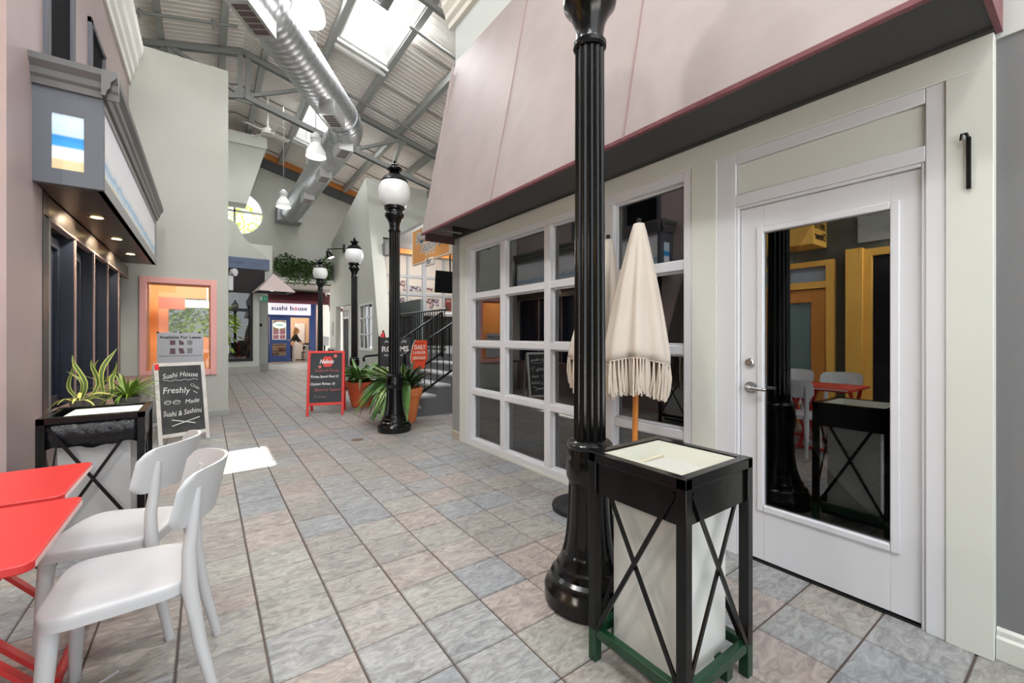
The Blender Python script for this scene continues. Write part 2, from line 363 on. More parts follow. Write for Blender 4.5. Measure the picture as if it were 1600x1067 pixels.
# inside the shop
def leaning_board(loc, rz, lab, body):
    t = thing('leaning_sign', lab, 'sign', loc, rz)
    p = obj('panel', B(-.3, .3, -.012, .012, 0, .66).xf(Matrix.Rotation(-.12, 4, 'X')), white_paint, t, bev=.003)
    obj('lettering', MB().text(body, .055, (0, -.014, .52), bold=.02).xf(Matrix.Rotation(-.12, 4, 'X')), black, t)
leaning_board((2.86, 2.83, 0), -PI/2+.05, 'white sign leaning inside the shop behind the lowest panes', 'Available For Lease')
es = thing('easel', 'thin pale wooden easel standing inside the shop window', 'easel', (3.14, 3.2, 0))
for a, b in (((-.25, 0, 0), (0, .05, 1.5)), ((.25, 0, 0), (0, .05, 1.5)), ((0, .4, 0), (0, .06, 1.45))): obj('leg', MB().bar(a, b, .03, .02), M('pale_wood', (190, 170, 146), .6), es)
obj('ledge', B(-.2, .2, -.03, .03, .55, .58), MATS['pale_wood'], es)
def stool(loc, lab):
    t = thing('bar_stool', lab, 'stool', loc)
    obj('seat', MB().lathe([(.70, .02), (.71, .17), (.74, .18), (.76, .16), (.76, .02)], seg=24), black_metal, t)
    obj('column', MB().tube([(0, 0, .05), (0, 0, .71)], .025, 12), black_metal, t)
    for a in range(4): obj('leg', MB().bar((0, 0, .12), (.22*math.cos(a*PI/2+.4), .22*math.sin(a*PI/2+.4), 0), .025, .02), black_metal, t)
stool((3.6, 2.05, 0), 'round black stool inside the shop behind the right window panes')
tr = thing('track_light', 'ceiling track with silver spot heads inside the shop window', 'light', (3.25, 1.9, 2.55))
obj('rail', B(-.02, .02, -.9, .9, -.04, 0), grey_steel, tr)
for y in (-.55, -.05, .5): obj('spot_head', MB().tube([(0, y, -.05), (.02, y-.03, -.10), (.05, y-.08, -.16)], [.02, .045, .055], 12), chrome, tr)
cb = thing('counter', 'dark counter with pale top deep inside the shop', 'counter', (4.6, 3.2, 0))
obj('body', B(-.3, .3, -1.2, 1.0, 0, .95), M('dark_wood', (70, 56, 50), .5), cb); obj('top', B(-.35, .35, -1.25, 1.05, .95, .99), M('beige_top', (168, 158, 148), .4), cb, bev=.004)
# ---------------- left side ----------------
wl = group_root('wall_left'); XL = -.95
olive = M('dark_olive_wall', (70, 72, 64), .6)
obj('back_wall', B(-2.2, -2.0, -3, 3.75, 0, 5.2), olive, wl)
obj('pier', B(-2.0, XL, 3.75, 4.42, 0, 3.05), mauve, wl)
obj('upper_wall', B(-2.0, XL, 3.75, 8.6, 3.05, 5.16), mauve, wl)
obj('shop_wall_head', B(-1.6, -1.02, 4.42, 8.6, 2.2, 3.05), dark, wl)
obj('sill_wall', B(-1.3, XL-.03, 4.42, 8.6, 0, .70), mauve, wl)
wf = M('tan_mullion', (150, 128, 122), .4)
# upper windows in the mauve wall
for k, (y0, y1) in enumerate(((4.43, 5.22), (5.85, 6.59))):
    w = group_root('window_%d' % (4+k))
    fm = MB().box(XL-.02, XL+.03, y0, y0+.07, 3.06, 4.48).box(XL-.02, XL+.03, y1-.07, y1, 3.06, 4.48).box(XL-.02, XL+.03, y0, y1, 4.42, 4.48)
    obj('frame', fm, M('slate_frame', (70, 72, 80), .5), w, bev=.004)
    obj('pane', B(XL-.01, XL+.006, y0+.07, y1-.07, 3.06, 4.42), M('unlit_pane', (20, 20, 24), .9, spec=.1), w)
# navy shutter window
w2 = group_root('window_2')
bronze = M('dark_bronze', (92, 84, 76), .3, .8, noise=(2, (106, 96, 86)))
obj('head_panel', B(-1.0, XL-.005, 4.45, 8.58, 2.2, 2.36), bronze, w2)
obj('head_trim', B(-1.0, XL+.004, 4.45, 8.58, 2.185, 2.205), wf, w2, bev=.003)
obj('end_post', B(-1.0, XL+.004, 4.42, 4.56, .70, 2.36), M('black_post', (24, 26, 28), .4), w2)
obj('end_post', B(-1.0, XL, 4.56, 4.63, .70, 2.2), M('grey_post', (112, 116, 118), .5), w2)
my = [4.63, 5.39, 6.17, 6.94, 7.72, 8.58]
for k in range(5):
    y0, y1 = my[k], my[k+1]
    m = MB().box(-1.10, -1.07, y0, y1, .70, 2.19)
    m.box(-1.07, -1.04, y0+.02, y0+.10, .74, 2.15).box(-1.07, -1.04, y1-.10, y1-.02, .74, 2.15).box(-1.07, -1.04, y0+.1, y1-.1, .74, .82).box(-1.07, -1.04, y0+.1, y1-.1, 2.07, 2.15)
    m.box(-1.07, -1.05, (y0+y1)/2-.03, (y0+y1)/2+.03, .8, 2.1)
    obj('shutter', m, navy, w2, bev=.003)
    if k: obj('mullion', B(-.962, XL+.002, y0-.012, y0+.012, .70, 2.19), wf, w2, bev=.003); obj('shutter_post', B(-1.09, -.962, y0-.03, y0+.03, .70, 2.19), navy, w2)
# cornice
pc = [(XL, 5.12), (XL+.03, 5.12), (XL+.04, 5.2), (XL+.07, 5.24), (XL+.075, 5.34), (XL+.11, 5.40), (XL+.12, 5.52), (XL+.16, 5.60), (XL+.17, 5.74), (XL, 5.76)]
struct('trim_cornice_left', MB().prism(pc, 'y', 3.70, 8.6), M('cornice_white', (226, 224, 218), .5), smooth=0)
struct('roof_left_shop', B(-6, XL, -3, 8.6, 5.5, 5.7), sage_wall)
# light box sign over the shutters
sb = thing('shop_sign', 'dark box sign with beach pictures above the navy shutters', 'sign', (-.78, 6.2, 2.36))
slate = M('slate_blue_box', (84, 88, 96), .45)
E0, E1, Z0, Z1 = 4.2, 8.16, 2.37, 3.06
wobj('end_frame', MB().box(XL, -.86, E0, E0+.05, Z0, Z1).box(-.70, -.60, E0, E0+.05, Z0, Z1).box(-.86, -.70, E0, E0+.05, Z0, 2.475).box(-.86, -.70, E0, E0+.05, 2.86, Z1), slate, sb)
beach_end = ramp_mat('beach_print_end', 2, [(0, (228, 200, 150)), (.20, (232, 208, 164)), (.24, (238, 240, 244)), (.42, (226, 236, 246)), (.46, (52, 160, 224)), (.62, (36, 140, 212)), (.66, (196, 222, 244)), (1, (214, 230, 246))], .4, 2.55, -.255)
wobj('end_picture', B(-.86, -.70, E0+.01, E0+.03, 2.475, 2.86), beach_end, sb)
wobj('face_frame', MB().box(-.64, -.60, E0+.05, E1, Z0, 2.47).box(-.64, -.60, E0+.05, E1, 2.97, Z1).box(-.64, -.60, E1-.07, E1, 2.47, 2.97), M('silver_edge', (150, 150, 150), .4), sb)
bf = ramp_mat('beach_print_face', 2, [(0, (224, 204, 160)), (.16, (230, 216, 184)), (.24, (214, 228, 240)), (.36, (150, 192, 220)), (.42, (226, 230, 236)), (.55, (240, 240, 242)), (1, (232, 233, 240))], .4, 2.0, -.22, .25)
wobj('face_picture', B(-.635, -.612, E0+.05, E1-.07, 2.47, 2.97), bf, sb)
wobj('end_frame', B(XL, -.60, E1-.04, E1, Z0, Z1), slate, sb)
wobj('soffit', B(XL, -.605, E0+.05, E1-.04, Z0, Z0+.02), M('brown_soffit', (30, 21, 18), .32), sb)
wobj('top_board', B(XL, -.6, E0, E1, Z1-.02, Z1), slate, sb)
prof = [(0, 3.02), (.02, 3.02), (.03, 3.06), (.045, 3.08), (.05, 3.12), (.08, 3.16), (.085, 3.2), (0, 3.2)]
cm = MB().prism([(-.6+p, z) for p, z in prof], 'y', E0-.085, E1)
cm.prism([(E0-p, z) for p, z in prof], 'x', XL, -.6+.085)
wobj('cornice', cm, M('grey_cornice', (92, 92, 92), .4), sb, smooth=0)
warm = M('warm_lamp', (255, 226, 170), .4, emit=9)
for y in (5.2, 6.22, 7.26):
    d = wobj('downlight', MB().lathe([(2.366, .055), (2.362, .06), (2.366, .042)], (-.785, y, 0), 24, cap=False), M('nickel_ring', (176, 150, 120), .3, 1), sb)
    wobj('bulb', MB().lathe([(2.367, .043), (2.364, .02)], (-.785, y, 0), 20), warm, d)
    lamp('downlight_beam', 'SPOT', (-.785, y, 2.35), 34, (1, .86, .66), .03, aim=(-.8, 0, -1), spot=2.4)
struct('ledge_left', B(XL-.03, -.60, 4.42, 8.3, .70, .745), M('brown_ledge', (128, 98, 92), .4), bev=.004)
# grey cross wall with the pink window
HX = .30
wc = group_root('wall_center')
m = MB().box(-1.2, -.82, 8.6, 8.85, 0, 5.77).box(.13, HX, 8.6, 8.85, 0, 5.77).box(-.82, .13, 8.6, 8.85, 2.23, 5.77).box(-.82, .13, 8.6, 8.85, 0, .70)
obj('face', m, sage_wall, wc)
struct('baseboard_center', B(-.95, HX+.02, 8.575, 8.87, 0, .10), M('grey_base', (170, 172, 166), .5), bev=.006)
w3 = group_root('window_3'); pink = M('salmon_pink_frame', (244, 178, 171), .5)
m = MB()
for q in ((-.83, -.745, .69, 2.24), (.055, .14, .69, 2.24), (-.745, .055, 2.15, 2.24), (-.745, .055, .69, .785)): m.box(q[0], q[1], 8.56, 8.68, q[2], q[3])
obj('frame', m, pink, w3, bev=.006)
m = MB()
for q in ((-.745, -.715, .785, 2.15), (.035, .055, .785, 2.15), (-.715, .035, 2.125, 2.15)): m.box(q[0], q[1], 8.64, 8.72, q[2], q[3])
obj('inner_frame', m, M('tan_reveal', (196, 140, 96), .5), w3)
obj('pane', B(-.745, .055, 8.66, 8.668, .785, 2.15), clear_glass, w3, smooth=0)
# the room behind the pink window
ochre = M('ochre_wall', (226, 188, 122), .6, noise=(3, (216, 176, 108)))
struct('wall_pink_room_left', B(-1.15, -1.0, 8.9, 11.0, 0, 2.7), ochre)
m = MB().box(-1.1, -.62, 11.0, 11.1, 0, 2.7).box(.06, .22, 11.0, 11.1, 0, 2.7).box(-.62, .06, 11.0, 11.1, 2.1, 2.7).box(-.62, .06, 11.0, 11.1, 0, 1.30)
struct('wall_pink_room_back', m, M('russet_wall', (200, 146, 96), .6))
struct('ceiling_pink_room', B(-1.1, .22, 8.86, 11.1, 2.6, 2.7), M('tan_ceiling', (226, 186, 128), .6)); struct('wall_pink_room_right', B(.12, .22, 8.9, 11, 0, 2.7), M('rust_wall', (190, 128, 84), .6))
pb = thing('hanging_banner', 'red and white banner across the room behind pink window', 'banner', (-.28, 10.4, 1.95))
obj('red_half', B(-.45, -.05, -.01, .01, -.11, .11), M('red_banner', (204, 66, 44), .6), pb); obj('white_half', B(-.05, .38, -.01, .01, -.07, .07), white_paint, pb)
obj('cord', MB().tube([(.30, 0, .05), (.30, 0, .65)], .012, 8), white_paint, pb)
pl = thing('pendant_light', 'bright strip lamp on the ceiling behind the pink window', 'light', (-.05, 9.9, 2.56))
obj('tube', B(-.3, .3, -.03, .03, -.02, 0), M('strip_glow', (255, 244, 224), .4, emit=5), pl); obj('housing', B(-.32, .32, -.04, .04, 0, .03), white_paint, pl)
lamp('pink_room_lamp', 'POINT', (-.2, 9.7, 2.35), 80, (1, .95, .85), .15)
for y in (1.2, 3.4): lamp('canopy_fill_spot', 'SPOT', (-1.75, y, 2.58), 60, (1, .95, .88), .03, aim=(.1, .8 if y < 2 else -.6, -1), spot=2.6)  # unseen spots added to brighten the left shop front; no fixtures
ls = thing('lease_sign', 'grey Available For Lease sign hanging in the pink window', 'sign', (-.33, 8.55, 1.38))
obj('panel', B(-.29, .29, 0, .008, -.57, 0), M('sign_grey', (196, 197, 202), .45), ls, bev=.001)
dg = M('sign_maroon', (110, 80, 84), .5); lg = M('sign_mid_grey', (140, 140, 142), .5)
obj('lettering', MB().text('Available For Lease', .062, (0, -.002, -.075), bold=.03, width=.52), M('sign_text', (44, 44, 48), .5), ls)
mm = MB().box(-.11, -.055, -.003, -.001, -.205, -.15).box(-.11, -.055, -.003, -.001, -.31, -.245).prism([(-.03, -.15), (.0, -.15), (.035, -.175), (.035, -.205), (-.015, -.205), (-.015, -.16)], 'y', -.003, -.001).prism([(-.025, -.245), (.025, -.245), (.045, -.31), (-.01, -.31)], 'y', -.003, -.001)
mm.box(-.12, -.045, -.003, -.001, -.155, -.15).box(-.12, -.045, -.003, -.001, -.314, -.308)
sc_ = Matrix.Translation((0, 0, -.235)) @ Matrix.Diagonal((1.2, 1, 1.3, 1)) @ Matrix.Translation((0, 0, .235))
mm.xf(sc_)
isl = ((0, 8, 0, 6), (8, 16, 6, 12), (16, 28, 12, 20), (28, 36, 20, 26), (36, 44, 26, 32), (44, 52, 32, 38))
for v0, v1, f0, f1 in isl: obj('monogram', MB().add(mm.v[v0:v1], [tuple(i-v0 for i in f) for f in mm.f[f0:f1]]), dg, ls)
[obj('monogram_bar', MB().box(.07, .125, -.003, -.001, *z_).xf(sc_), lg, ls) for z_ in ((-.205, -.15), (-.31, -.245))]
obj('rule', B(-.27, .27, -.003, -.001, -.375, -.362), lg, ls)
for x in (-.28, 0, .24): obj('clip', B(x-.012, x+.012, -.006, .012, -.012, .012), black, ls)
# emergency light on the end of the grey wall
el = thing('emergency_light', 'white twin head emergency light on the grey wall end', 'light', (HX, 8.72, 2.25))
obj('case', B(0, .075, -.07, .07, -.15, .1), white_pl, el, bev=.01)
for y in (-.05, .06): obj('lamp_head', MB().tube([(.04, y, .12), (.07, y-.03, .16), (.10, y-.06, .16)], [.03, .055, .06], 14), white_pl, el)
# yellow shop front on the left, seen in the door glass
ys = thing('shop_canopy', 'yellow box canopy over the yellow door, reflected in glass', 'canopy', (-2, 3, 2.6))
obj('box', B(0, .5, -.63, .7, 0, .9), yellow, ys, bev=.004)
obj('lettering', MB().text('OPEN FOR', .12, (.25, -.634, .27), (1, 0, 0), bold=.03, width=.4).text('Dinner', .15, (.25, -.634, .13), (1, 0, 0), bold=.03, width=.4), black, ys)
d2 = group_root('door_2')
obj('frame', MB().box(-2.0, -1.93, 2.26, 2.36, 0, 2.42).box(-2, -1.93, 3.28, 3.38, 0, 2.42).box(-2, -1.93, 2.36, 3.28, 2.34, 2.42).box(-2, -1.93, 2.36, 3.28, 2.02, 2.12), yellow, d2, bev=.004)
obj('transom_pane', B(-1.99, -1.98, 2.36, 3.28, 2.12, 2.34), M('pale_blue_pane', (150, 164, 178), .2), d2)
lf = obj('leaf', MB().box(-1.99, -1.95, 2.37, 2.55, .01, 2.01).box(-1.99, -1.95, 3.12, 3.27, .01, 2.01).box(-1.99, -1.95, 2.55, 3.12, 1.82, 2.01).box(-1.99, -1.95, 2.55, 3.12, .01, .3), M('ochre_door', (196, 130, 60), .5), d2, bev=.003)
obj('pane', B(-1.98, -1.97, 2.55, 3.12, .3, 1.82), M('teal_grey_pane', (112, 134, 130), .25), lf)
w8 = group_root('window_8')
obj('pilaster', B(-2, -1.9, 1.93, 2.12, 0, 2.52), yellow, w8, bev=.004)
obj('frame', MB().box(-2, -1.94, .5, .58, .3, 2.5).box(-2, -1.94, 1.84, 1.93, .3, 2.5).box(-2, -1.94, .58, 1.84, 2.4, 2.5).box(-2, -1.94, .58, 1.84, .3, .45), yellow, w8, bev=.004)
obj('pane', B(-1.99, -1.98, .58, 1.84, .45, 2.4), M('black_pane', (26, 26, 30), .15), w8)
obj('upper_pane', B(-2, -1.97, .6, 2.0, 2.6, 3.4), M('grey_sash', (150, 152, 146), .4), w8)
# ---------------- middle left shop front (Y = 18) ----------------
ml = group_root('wall_middle_left')
m = MB().box(-3, .35, 17.9, 18.1, 0, 2.93).box(1.35, 1.56, 17.9, 18.1, 0, 2.93).box(.35, 1.35, 17.9, 18.1, 0, .45)
obj('lower_wall', m, sage_wall, ml)
cv = [(-3, 3.7), (1.86, 3.7), (1.86, 4.1), (1.80, 4.14), (1.67, 4.33), (1.50, 4.44), (1.33, 4.57), (1.15, 4.76), (1.0, 5.0), (.90, 5.22), (.82, 5.33), (.63, 5.42), (.3, 5.45), (-3, 5.45)]
obj('curved_parapet', MB().prism(cv, 'y', 17.9, 18.1), sage_wall, ml)
obj('side_slab', B(1.40, 1.95, 19.0, 19.3, 0, 3.3), M('side_grey', (176, 178, 170), .6), ml); obj('upper_slab', B(1.30, 2.10, 19.0, 19.3, 3.3, 4.84), white_wall, ml)
hp = [(1.76, 8.1), (1.17, 6.03), (-.6, 6.03), (-.6, 8.1)]
obj('hanging_hood', MB().prism(hp, 'y', 17.85, 18.6), sage_wall, ml); obj('hood_fascia', B(-.6, 1.79, 17.75, 18.65, 8.1, 8.5), white_wall, ml)
struct('baseboard_middle_left', MB().box(-3, 1.58, 17.87, 18.12, 0, .24).box(1.38, 1.97, 18.97, 19.3, 0, .24), M('grey_base2', (160, 160, 152), .5))
w6 = group_root('window_6')
obj('frame', MB().box(.30, .37, 17.86, 17.95, .43, 2.93).box(1.28, 1.36, 17.86, 17.95, .43, 2.93).box(.37, 1.28, 17.86, 17.95, .43, .52).box(.37, 1.28, 17.86, 17.95, 2.86, 2.93).box(.37, 1.28, 17.86, 17.95, 2.2, 2.3), black, w6)
obj('pane', B(.37, 1.28, 17.92, 17.93, .52, 2.2), dark_glass, w6, smooth=0); obj('pane', B(.37, 1.28, 17.92, 17.93, 2.3, 2.86), dark_glass, w6, smooth=0)
dw = group_root('wall_display')
obj('back', MB().box(-.6, .55, 19.3, 19.4, 0, 3).box(.55, 1.0, 19.3, 19.4, 0, 2.4).box(1.0, 1.35, 19.3, 19.4, 0, 3), M('display_grey', (96, 98, 96), .7), dw)
bark = M('grey_bark', (112, 108, 98), .9, noise=(7, (74, 70, 62)), bump=(9, .8))
tk = thing('driftwood', 'gnarled grey driftwood trunk displayed behind the black framed window', 'driftwood', (.95, 18.78, 0)); tk.scale = (1.25, 1.1, 1.1)
random.seed(3)
obj('trunk', MB().tube([(-.05, 0, 0), (.0, 0, .4), (.06, .02, .8), (-.02, .03, 1.3), (.1, 0, 1.8), (.16, 0, 2.15)], [.30, .22, .2, .18, .14, .08], 14), bark, tk)
for a in range(6):
    b = random.uniform(-.4, .4); obj('branch', MB().tube([(.02, 0, .5+.2*a), (.2*math.cos(a*2), -.1, .8+.2*a), (.34*math.cos(a*2), b*.3, 1.05+.2*a)], [.1, .06, .025], 8), bark, tk)
obj('base', MB().lathe([(0, .42), (.2, .40), (.34, .2)], seg=14), bark, tk)
# blue sign band, dark recess, cone awning
bs = thing('sign_band', 'dull blue sign band with faint dark lettering above awning', 'sign', (1.2, 17.7, 3.7))
obj('panel', B(-1.6, .66, -.03, .03, 0, .38), M('dull_blue', (82, 96, 128), .5, noise=(2, (92, 106, 130))), bs)
obj('lettering', MB().text('LA MER', .13, (-.33, -.032, .2), shear=.2, bold=.01).text('Restaurant', .08, (.28, -.032, .2), shear=.2), M('faint_navy', (60, 76, 108), .5), bs)
ra = thing('recess_awning', 'black sloping canvas awning under the blue sign band', 'awning', (1.0, 17.7, 2.93))
obj('canvas', MB().prism([(0, .75), (.18, .75), (.18, .0), (.14, 0)], 'x', -1.6, .72), M('black_canvas', (44, 38, 40), .7), ra)
cn = thing('cone_awning', 'small pale pink cone shaped awning by the sushi shop', 'awning', (1.95, 17.3, 2.87))
obj('canopy', MB().lathe([(0, .80), (.02, .80), (.66, .02)], seg=4, cap=False).xf(Matrix.Rotation(PI/4+.1, 4, 'Z')), M('pale_pink_canvas', (206, 188, 184), .7), cn, smooth=0)
obj('under_frame', MB().lathe([(.005, .78), (.3, .4)], seg=4, cap=False).xf(Matrix.Rotation(PI/4+.1, 4, 'Z')), charcoal, cn, smooth=0)
obj('spot', MB().lathe([(-.02, .05), (.04, .035)], (-.1, -.45, .03), 12), M('lit_spot', (255, 250, 240), .4, emit=4), cn)
ex = thing('exit_sign', 'small green running man exit sign on grey pillar', 'sign', (1.78, 18.95, 2.77))
obj('case', B(-.14, .14, -.03, .03, -.1, .1), M('exit_green', (30, 128, 92), .4, emit=.4), ex)
obj('pictogram', MB().box(-.12, -.02, -.033, -.031, -.08, .08).tube([(.06, -.033, .05), (.062, -.033, .05)], .02, 8).bar((.03, -.033, .03), (.08, -.033, -.03), .004, .02).bar((.08, -.033, -.03), (.05, -.033, -.07), .004, .015), white_paint, ex)
th = thing('thermostat', 'black wall control on the grey pillar under exit sign', 'switch', (1.70, 18.95, 1.75))
obj('plate', B(-.07, .07, -.01, .03, -.1, .1), sage_wall, th); obj('dial', MB().box(-.05, .05, -.03, -.01, -.06, .06), black, th, bev=.01)
# ---------------- end wall with the round window ----------------
we = group_root('wall_end')
cx, cz, R = 1.02, 6.21, .87
n = 40
ring = [(cx+R*math.cos(2*PI*k/n), cz+R*math.sin(2*PI*k/n)) for k in range(n)]
x0, x1, z0, zt = -6, 9.0, 3.66, lambda x: 8.8-.25*abs(x-.8)
outer = []
for k in range(n):
    a = 2*PI*k/n; dx_, dz_ = math.cos(a), math.sin(a); best = 99
    if dx_ > 1e-6: best = min(best, (x1-cx)/dx_)
    if dx_ < -1e-6: best = min(best, (x0-cx)/dx_)
    if dz_ < -1e-6: best = min(best, (z0-cz)/dz_)
    den = dz_+.25*dx_
    if den > 1e-6: best = min(best, (9.0-.25*cx-cz)/den)
    den = dz_-.25*dx_
    if den > 1e-6: best = min(best, (8.6+.25*cx-cz)/den)
    outer.append((cx+dx_*best, cz+dz_*best))
corners = [(x1, z0), (x0, z0), (x0, zt(x0)), (x1, zt(x1)), (.8, 8.8)]
m = MB()
m.add([(p[0], 20, p[1]) for p in ring+outer]+[(p[0], 20.2, p[1]) for p in ring+outer],
      [(k, n+k, n+(k+1) % n, (k+1) % n) for k in range(n)]+[(2*n+k, 2*n+(k+1) % n, 3*n+(k+1) % n, 3*n+k) for k in range(n)]+[(k, (k+1) % n, 2*n+(k+1) % n, 2*n+k) for k in range(n)])
for c in corners:                       # fill the four corner triangles
    ang = math.atan2(c[1]-cz, c[0]-cx) % (2*PI); k = int(ang/(2*PI/n))
    a, b = outer[k % n], outer[(k+1) % n]
    m.add([(a[0], 20, a[1]), (c[0], 20, c[1]), (b[0], 20, b[1])], [(0, 1, 2)])
obj('face', m, sage_wall, we, smooth=0)
obj('lower_left', B(-6, 1.6, 19.6, 19.8, 0, 3.7), sage_wall, we)
obj('top_beam', MB().bar((-6, 19.85, 8.56-1.7), (.8, 19.85, 8.56), .14, .34).bar((.8, 19.85, 8.56), (8.6, 19.85, 8.76-.25*8.6), .14, .34), M('dark_beam', (82, 84, 88), .6), we)
obj('wood_plate', MB().bar((-6, 19.8, 8.86-1.7), (.8, 19.8, 8.86), .16, .22).bar((.8, 19.8, 8.86), (8.6, 19.8, 9.06-.25*8.6), .16, .22), wood, we)
obj('ledge', B(1.95, 4.6, 19.55, 20.1, 3.60, 3.72), sage_wall, we, bev=.01)
obj('soffit', B(1.5, 5.2, 20.1, 24.2, 3.55, 3.65), M('soffit_grey', (128, 126, 124), .7), we)
w7 = group_root('window_7')
obj('rim', MB().tube([(cx+R*math.cos(2*PI*k/48), 20.05, cz+R*math.sin(2*PI*k/48)) for k in range(49)], .04, 8), white_paint, w7)
obj('mullion', MB().box(cx-.05-.1, cx+.02-.1, 20.02, 20.08, cz-R, cz+R).box(cx-R, cx+R, 20.02, 20.08, cz+.02, cz+.09), M('mullion_grey', (190, 192, 188), .5), w7)
obj('pane', MB().lathe([(0, R), (.008, R)], seg=40).xf(Matrix.Translation((cx, 20.09, cz)) @ Matrix.Rotation(PI/2, 4, 'X')), clear_glass, w7)
# leaves helpers
def leaf_card(m, o, d, L, w, fold=.3):
    o = Vector(o); d = Vector(d).normalized(); a = d.cross(Vector((0, 0, 1)))
    if a.length < .05: a = Vector((1, 0, 0))
    a.normalize(); n_ = a.cross(d)
    m.add([o, o+d*L*.35+a*w/2+n_*w*fold, o+d*L, o+d*L*.35-a*w/2+n_*w*fold, o+d*L*.4], [(0, 1, 4), (1, 2, 4), (2, 3, 4), (3, 0, 4)])
def leafball(name, m, cen, rad, n, L, w, seed):
    random.seed(seed)
    for _ in range(n):
        while 1:
            p = Vector([random.uniform(-1, 1) for _ in range(3)])
            if .35 < p.length < 1: break
        q = Vector((cen[0]+p.x*rad[0], cen[1]+p.y*rad[1], cen[2]+p.z*rad[2]))
        leaf_card(m, q, (p.x+random.uniform(-.6, .6), p.y+random.uniform(-.6, .6), p.z*.4-.4+random.uniform(-.4, .4)), L*random.uniform(.7, 1.2), w)
    return m
vi = thing('ivy', 'leafy green vine trailing along the ledge of end wall', 'plant', (3.4, 19.62, 3.72))
m = MB()
for c, r, n_ in (((-.75, 0, .55), (.38, .2, .42), 190), ((-.3, 0, .62), (.36, .2, .28), 130), ((.2, 0, .5), (.4, .2, .30), 130), ((.72, 0, .52), (.4, .2, .46), 190), ((-.5, -.1, .1), (.22, .12, .4), 90), ((.0, -.1, .15), (.16, .1, .34), 50), ((.6, -.1, .1), (.2, .1, .3), 60), ((-.95, 0, .5), (.18, .15, .3), 60)):
    leafball('l', m, c, r, n_, .17, .12, int(c[0]*100+500))
obj('leaves', m, M('ivy_leaf', (92, 122, 64), .45, noise=(9, (62, 92, 44))), vi, kind='stuff', smooth=0)
m = MB()
for k in range(7): m.tube([(-.9+.3*k, 0, .02), (-.85+.3*k, -.05, .4), (-.7+.28*k, -.15, .55), (-.65+.28*k, -.2, .15)], .012, 6)
obj('stems', m, M('stem_brown', (84, 70, 48), .7), vi)
# trees outside
def tree(name, lab, loc, cr, trunk_h, seed, mat, n=420, L=.3):
    t = thing(name, lab, 'tree', loc)
    obj('trunk', MB().tube([(0, 0, 0), (.1, 0, trunk_h*.5), (0, .05, trunk_h+cr*.5)], [.2, .15, .06], 10), bark, t)
    obj('leaves', leafball('l', MB(), (0, 0, trunk_h+cr*.7), (cr, cr, cr*.95), n, L, L*.6, seed), mat, t, kind='stuff', smooth=0)
tree('garden_tree', 'light green tree outside beyond the round end window', (1.45, 25.6, 0), 1.35, 5.7, 5, M('bright_leaf', (186, 206, 110), .5, noise=(6, (150, 176, 80))), 420, .34)
tree('garden_tree', 'green leafy tree seen through the pink framed window', (-.1, 12.9, 0), .75, .95, 9, M('sunlit_leaf', (160, 186, 56), .5, noise=(6, (112, 146, 40))), 520, .2)
tree('garden_tree', 'dark green shrub tree reflected by the black framed window', (.75, 22.5, 0), .9, 2.0, 12, leaf_g, 260, .25)
# ---------------- sushi shop at the end (Y = 24) ----------------
ss = group_root('wall_sushi_shop')
obj('sign_wall', B(1.9, 2.5, 24, 24.2, 0, 3.6), sage_wall, ss)
obj('right_wall', B(4.72, 6.4, 24, 24.2, 0, 3.6), M('sushi_white', (208, 208, 204), .6), ss)
obj('back_wall', B(2.2, 6, 27.2, 27.4, 0, 3), M('peach_wall', (222, 190, 160), .6), ss); obj('side_wall', B(2.2, 2.35, 24.2, 27.3, 0, 3), MATS['peach_wall'], ss); obj('right_side', B(5.6, 5.75, 24.2, 27.3, 0, 3), MATS['peach_wall'], ss)
obj('shop_ceiling', B(2.2, 5.8, 24.2, 27.4, 2.9, 3), white_paint, ss)
obj('post', B(4.32, 4.62, 23.9, 24.1, 0, 3.15), blue, ss); obj('post', B(2.38, 2.5, 23.95, 24.1, 0, 2.4), blue, ss); obj('head', B(2.5, 4.32, 23.92, 24.1, 2.26, 2.38), blue, ss)
sg = thing('sushi_sign', 'white sushi house sign board above the blue door', 'sign', (3.44, 23.9, 2.38))
obj('panel', B(-.95, .93, -.02, .06, 0, .78), M('sign_white', (226, 226, 240), .5, emit=.35), sg)
obj('lettering', MB().text('sushi h', .30, (-.36, -.023, .33), bold=.02, width=.98).text('use', .30, (.55, -.023, .31), bold=.02, width=.42), M('sign_navy', (30, 40, 84), .5), sg)
obj('red_letter', MB().text('o', .30, (.235, -.024, .31), bold=.03, width=.15), M('sign_red', (214, 56, 84), .5), sg)
db = group_root('door_3')
obj('leaf', MB().box(2.5, 2.62, 23.75, 23.8, .06, 2.26).box(3.22, 3.42, 23.75, 23.8, .06, 2.26).box(2.62, 3.22, 23.75, 23.8, 2.1, 2.26).box(2.62, 3.22, 23.75, 23.8, .95, 1.15).box(2.62, 3.22, 23.75, 23.8, .06, .35), blue, db, bev=.005)
obj('upper_panes', MB().box(2.62, 3.22, 23.77, 23.78, 1.15, 1.62), M('rose_pane', (150, 96, 110), .3), db); obj('lower_panes', B(2.62, 3.22, 23.77, 23.78, .35, .95), dark_glass, db)
obj('top_pane', B(2.62, 3.22, 23.77, 23.78, 1.62, 2.1), dark_glass, db)
obj('glazing_bar', MB().box(2.9, 2.94, 23.74, 23.79, 1.15, 1.8).box(2.62, 3.22, 23.74, 23.79, 1.38, 1.41).box(2.62, 3.22, 23.74, 23.79, 1.15, 1.18).box(2.62, 2.65, 23.74, 23.79, 1.15, 2.1).box(3.19, 3.22, 23.74, 23.79, 1.15, 2.1), white_paint, db)
obj('handle', B(3.26, 3.38, 23.70, 23.75, 1.1, 1.15), chrome, db)
op = thing('open_sign', 'glowing oval open sign on the blue door pane', 'sign', (2.93, 23.7, 1.86))
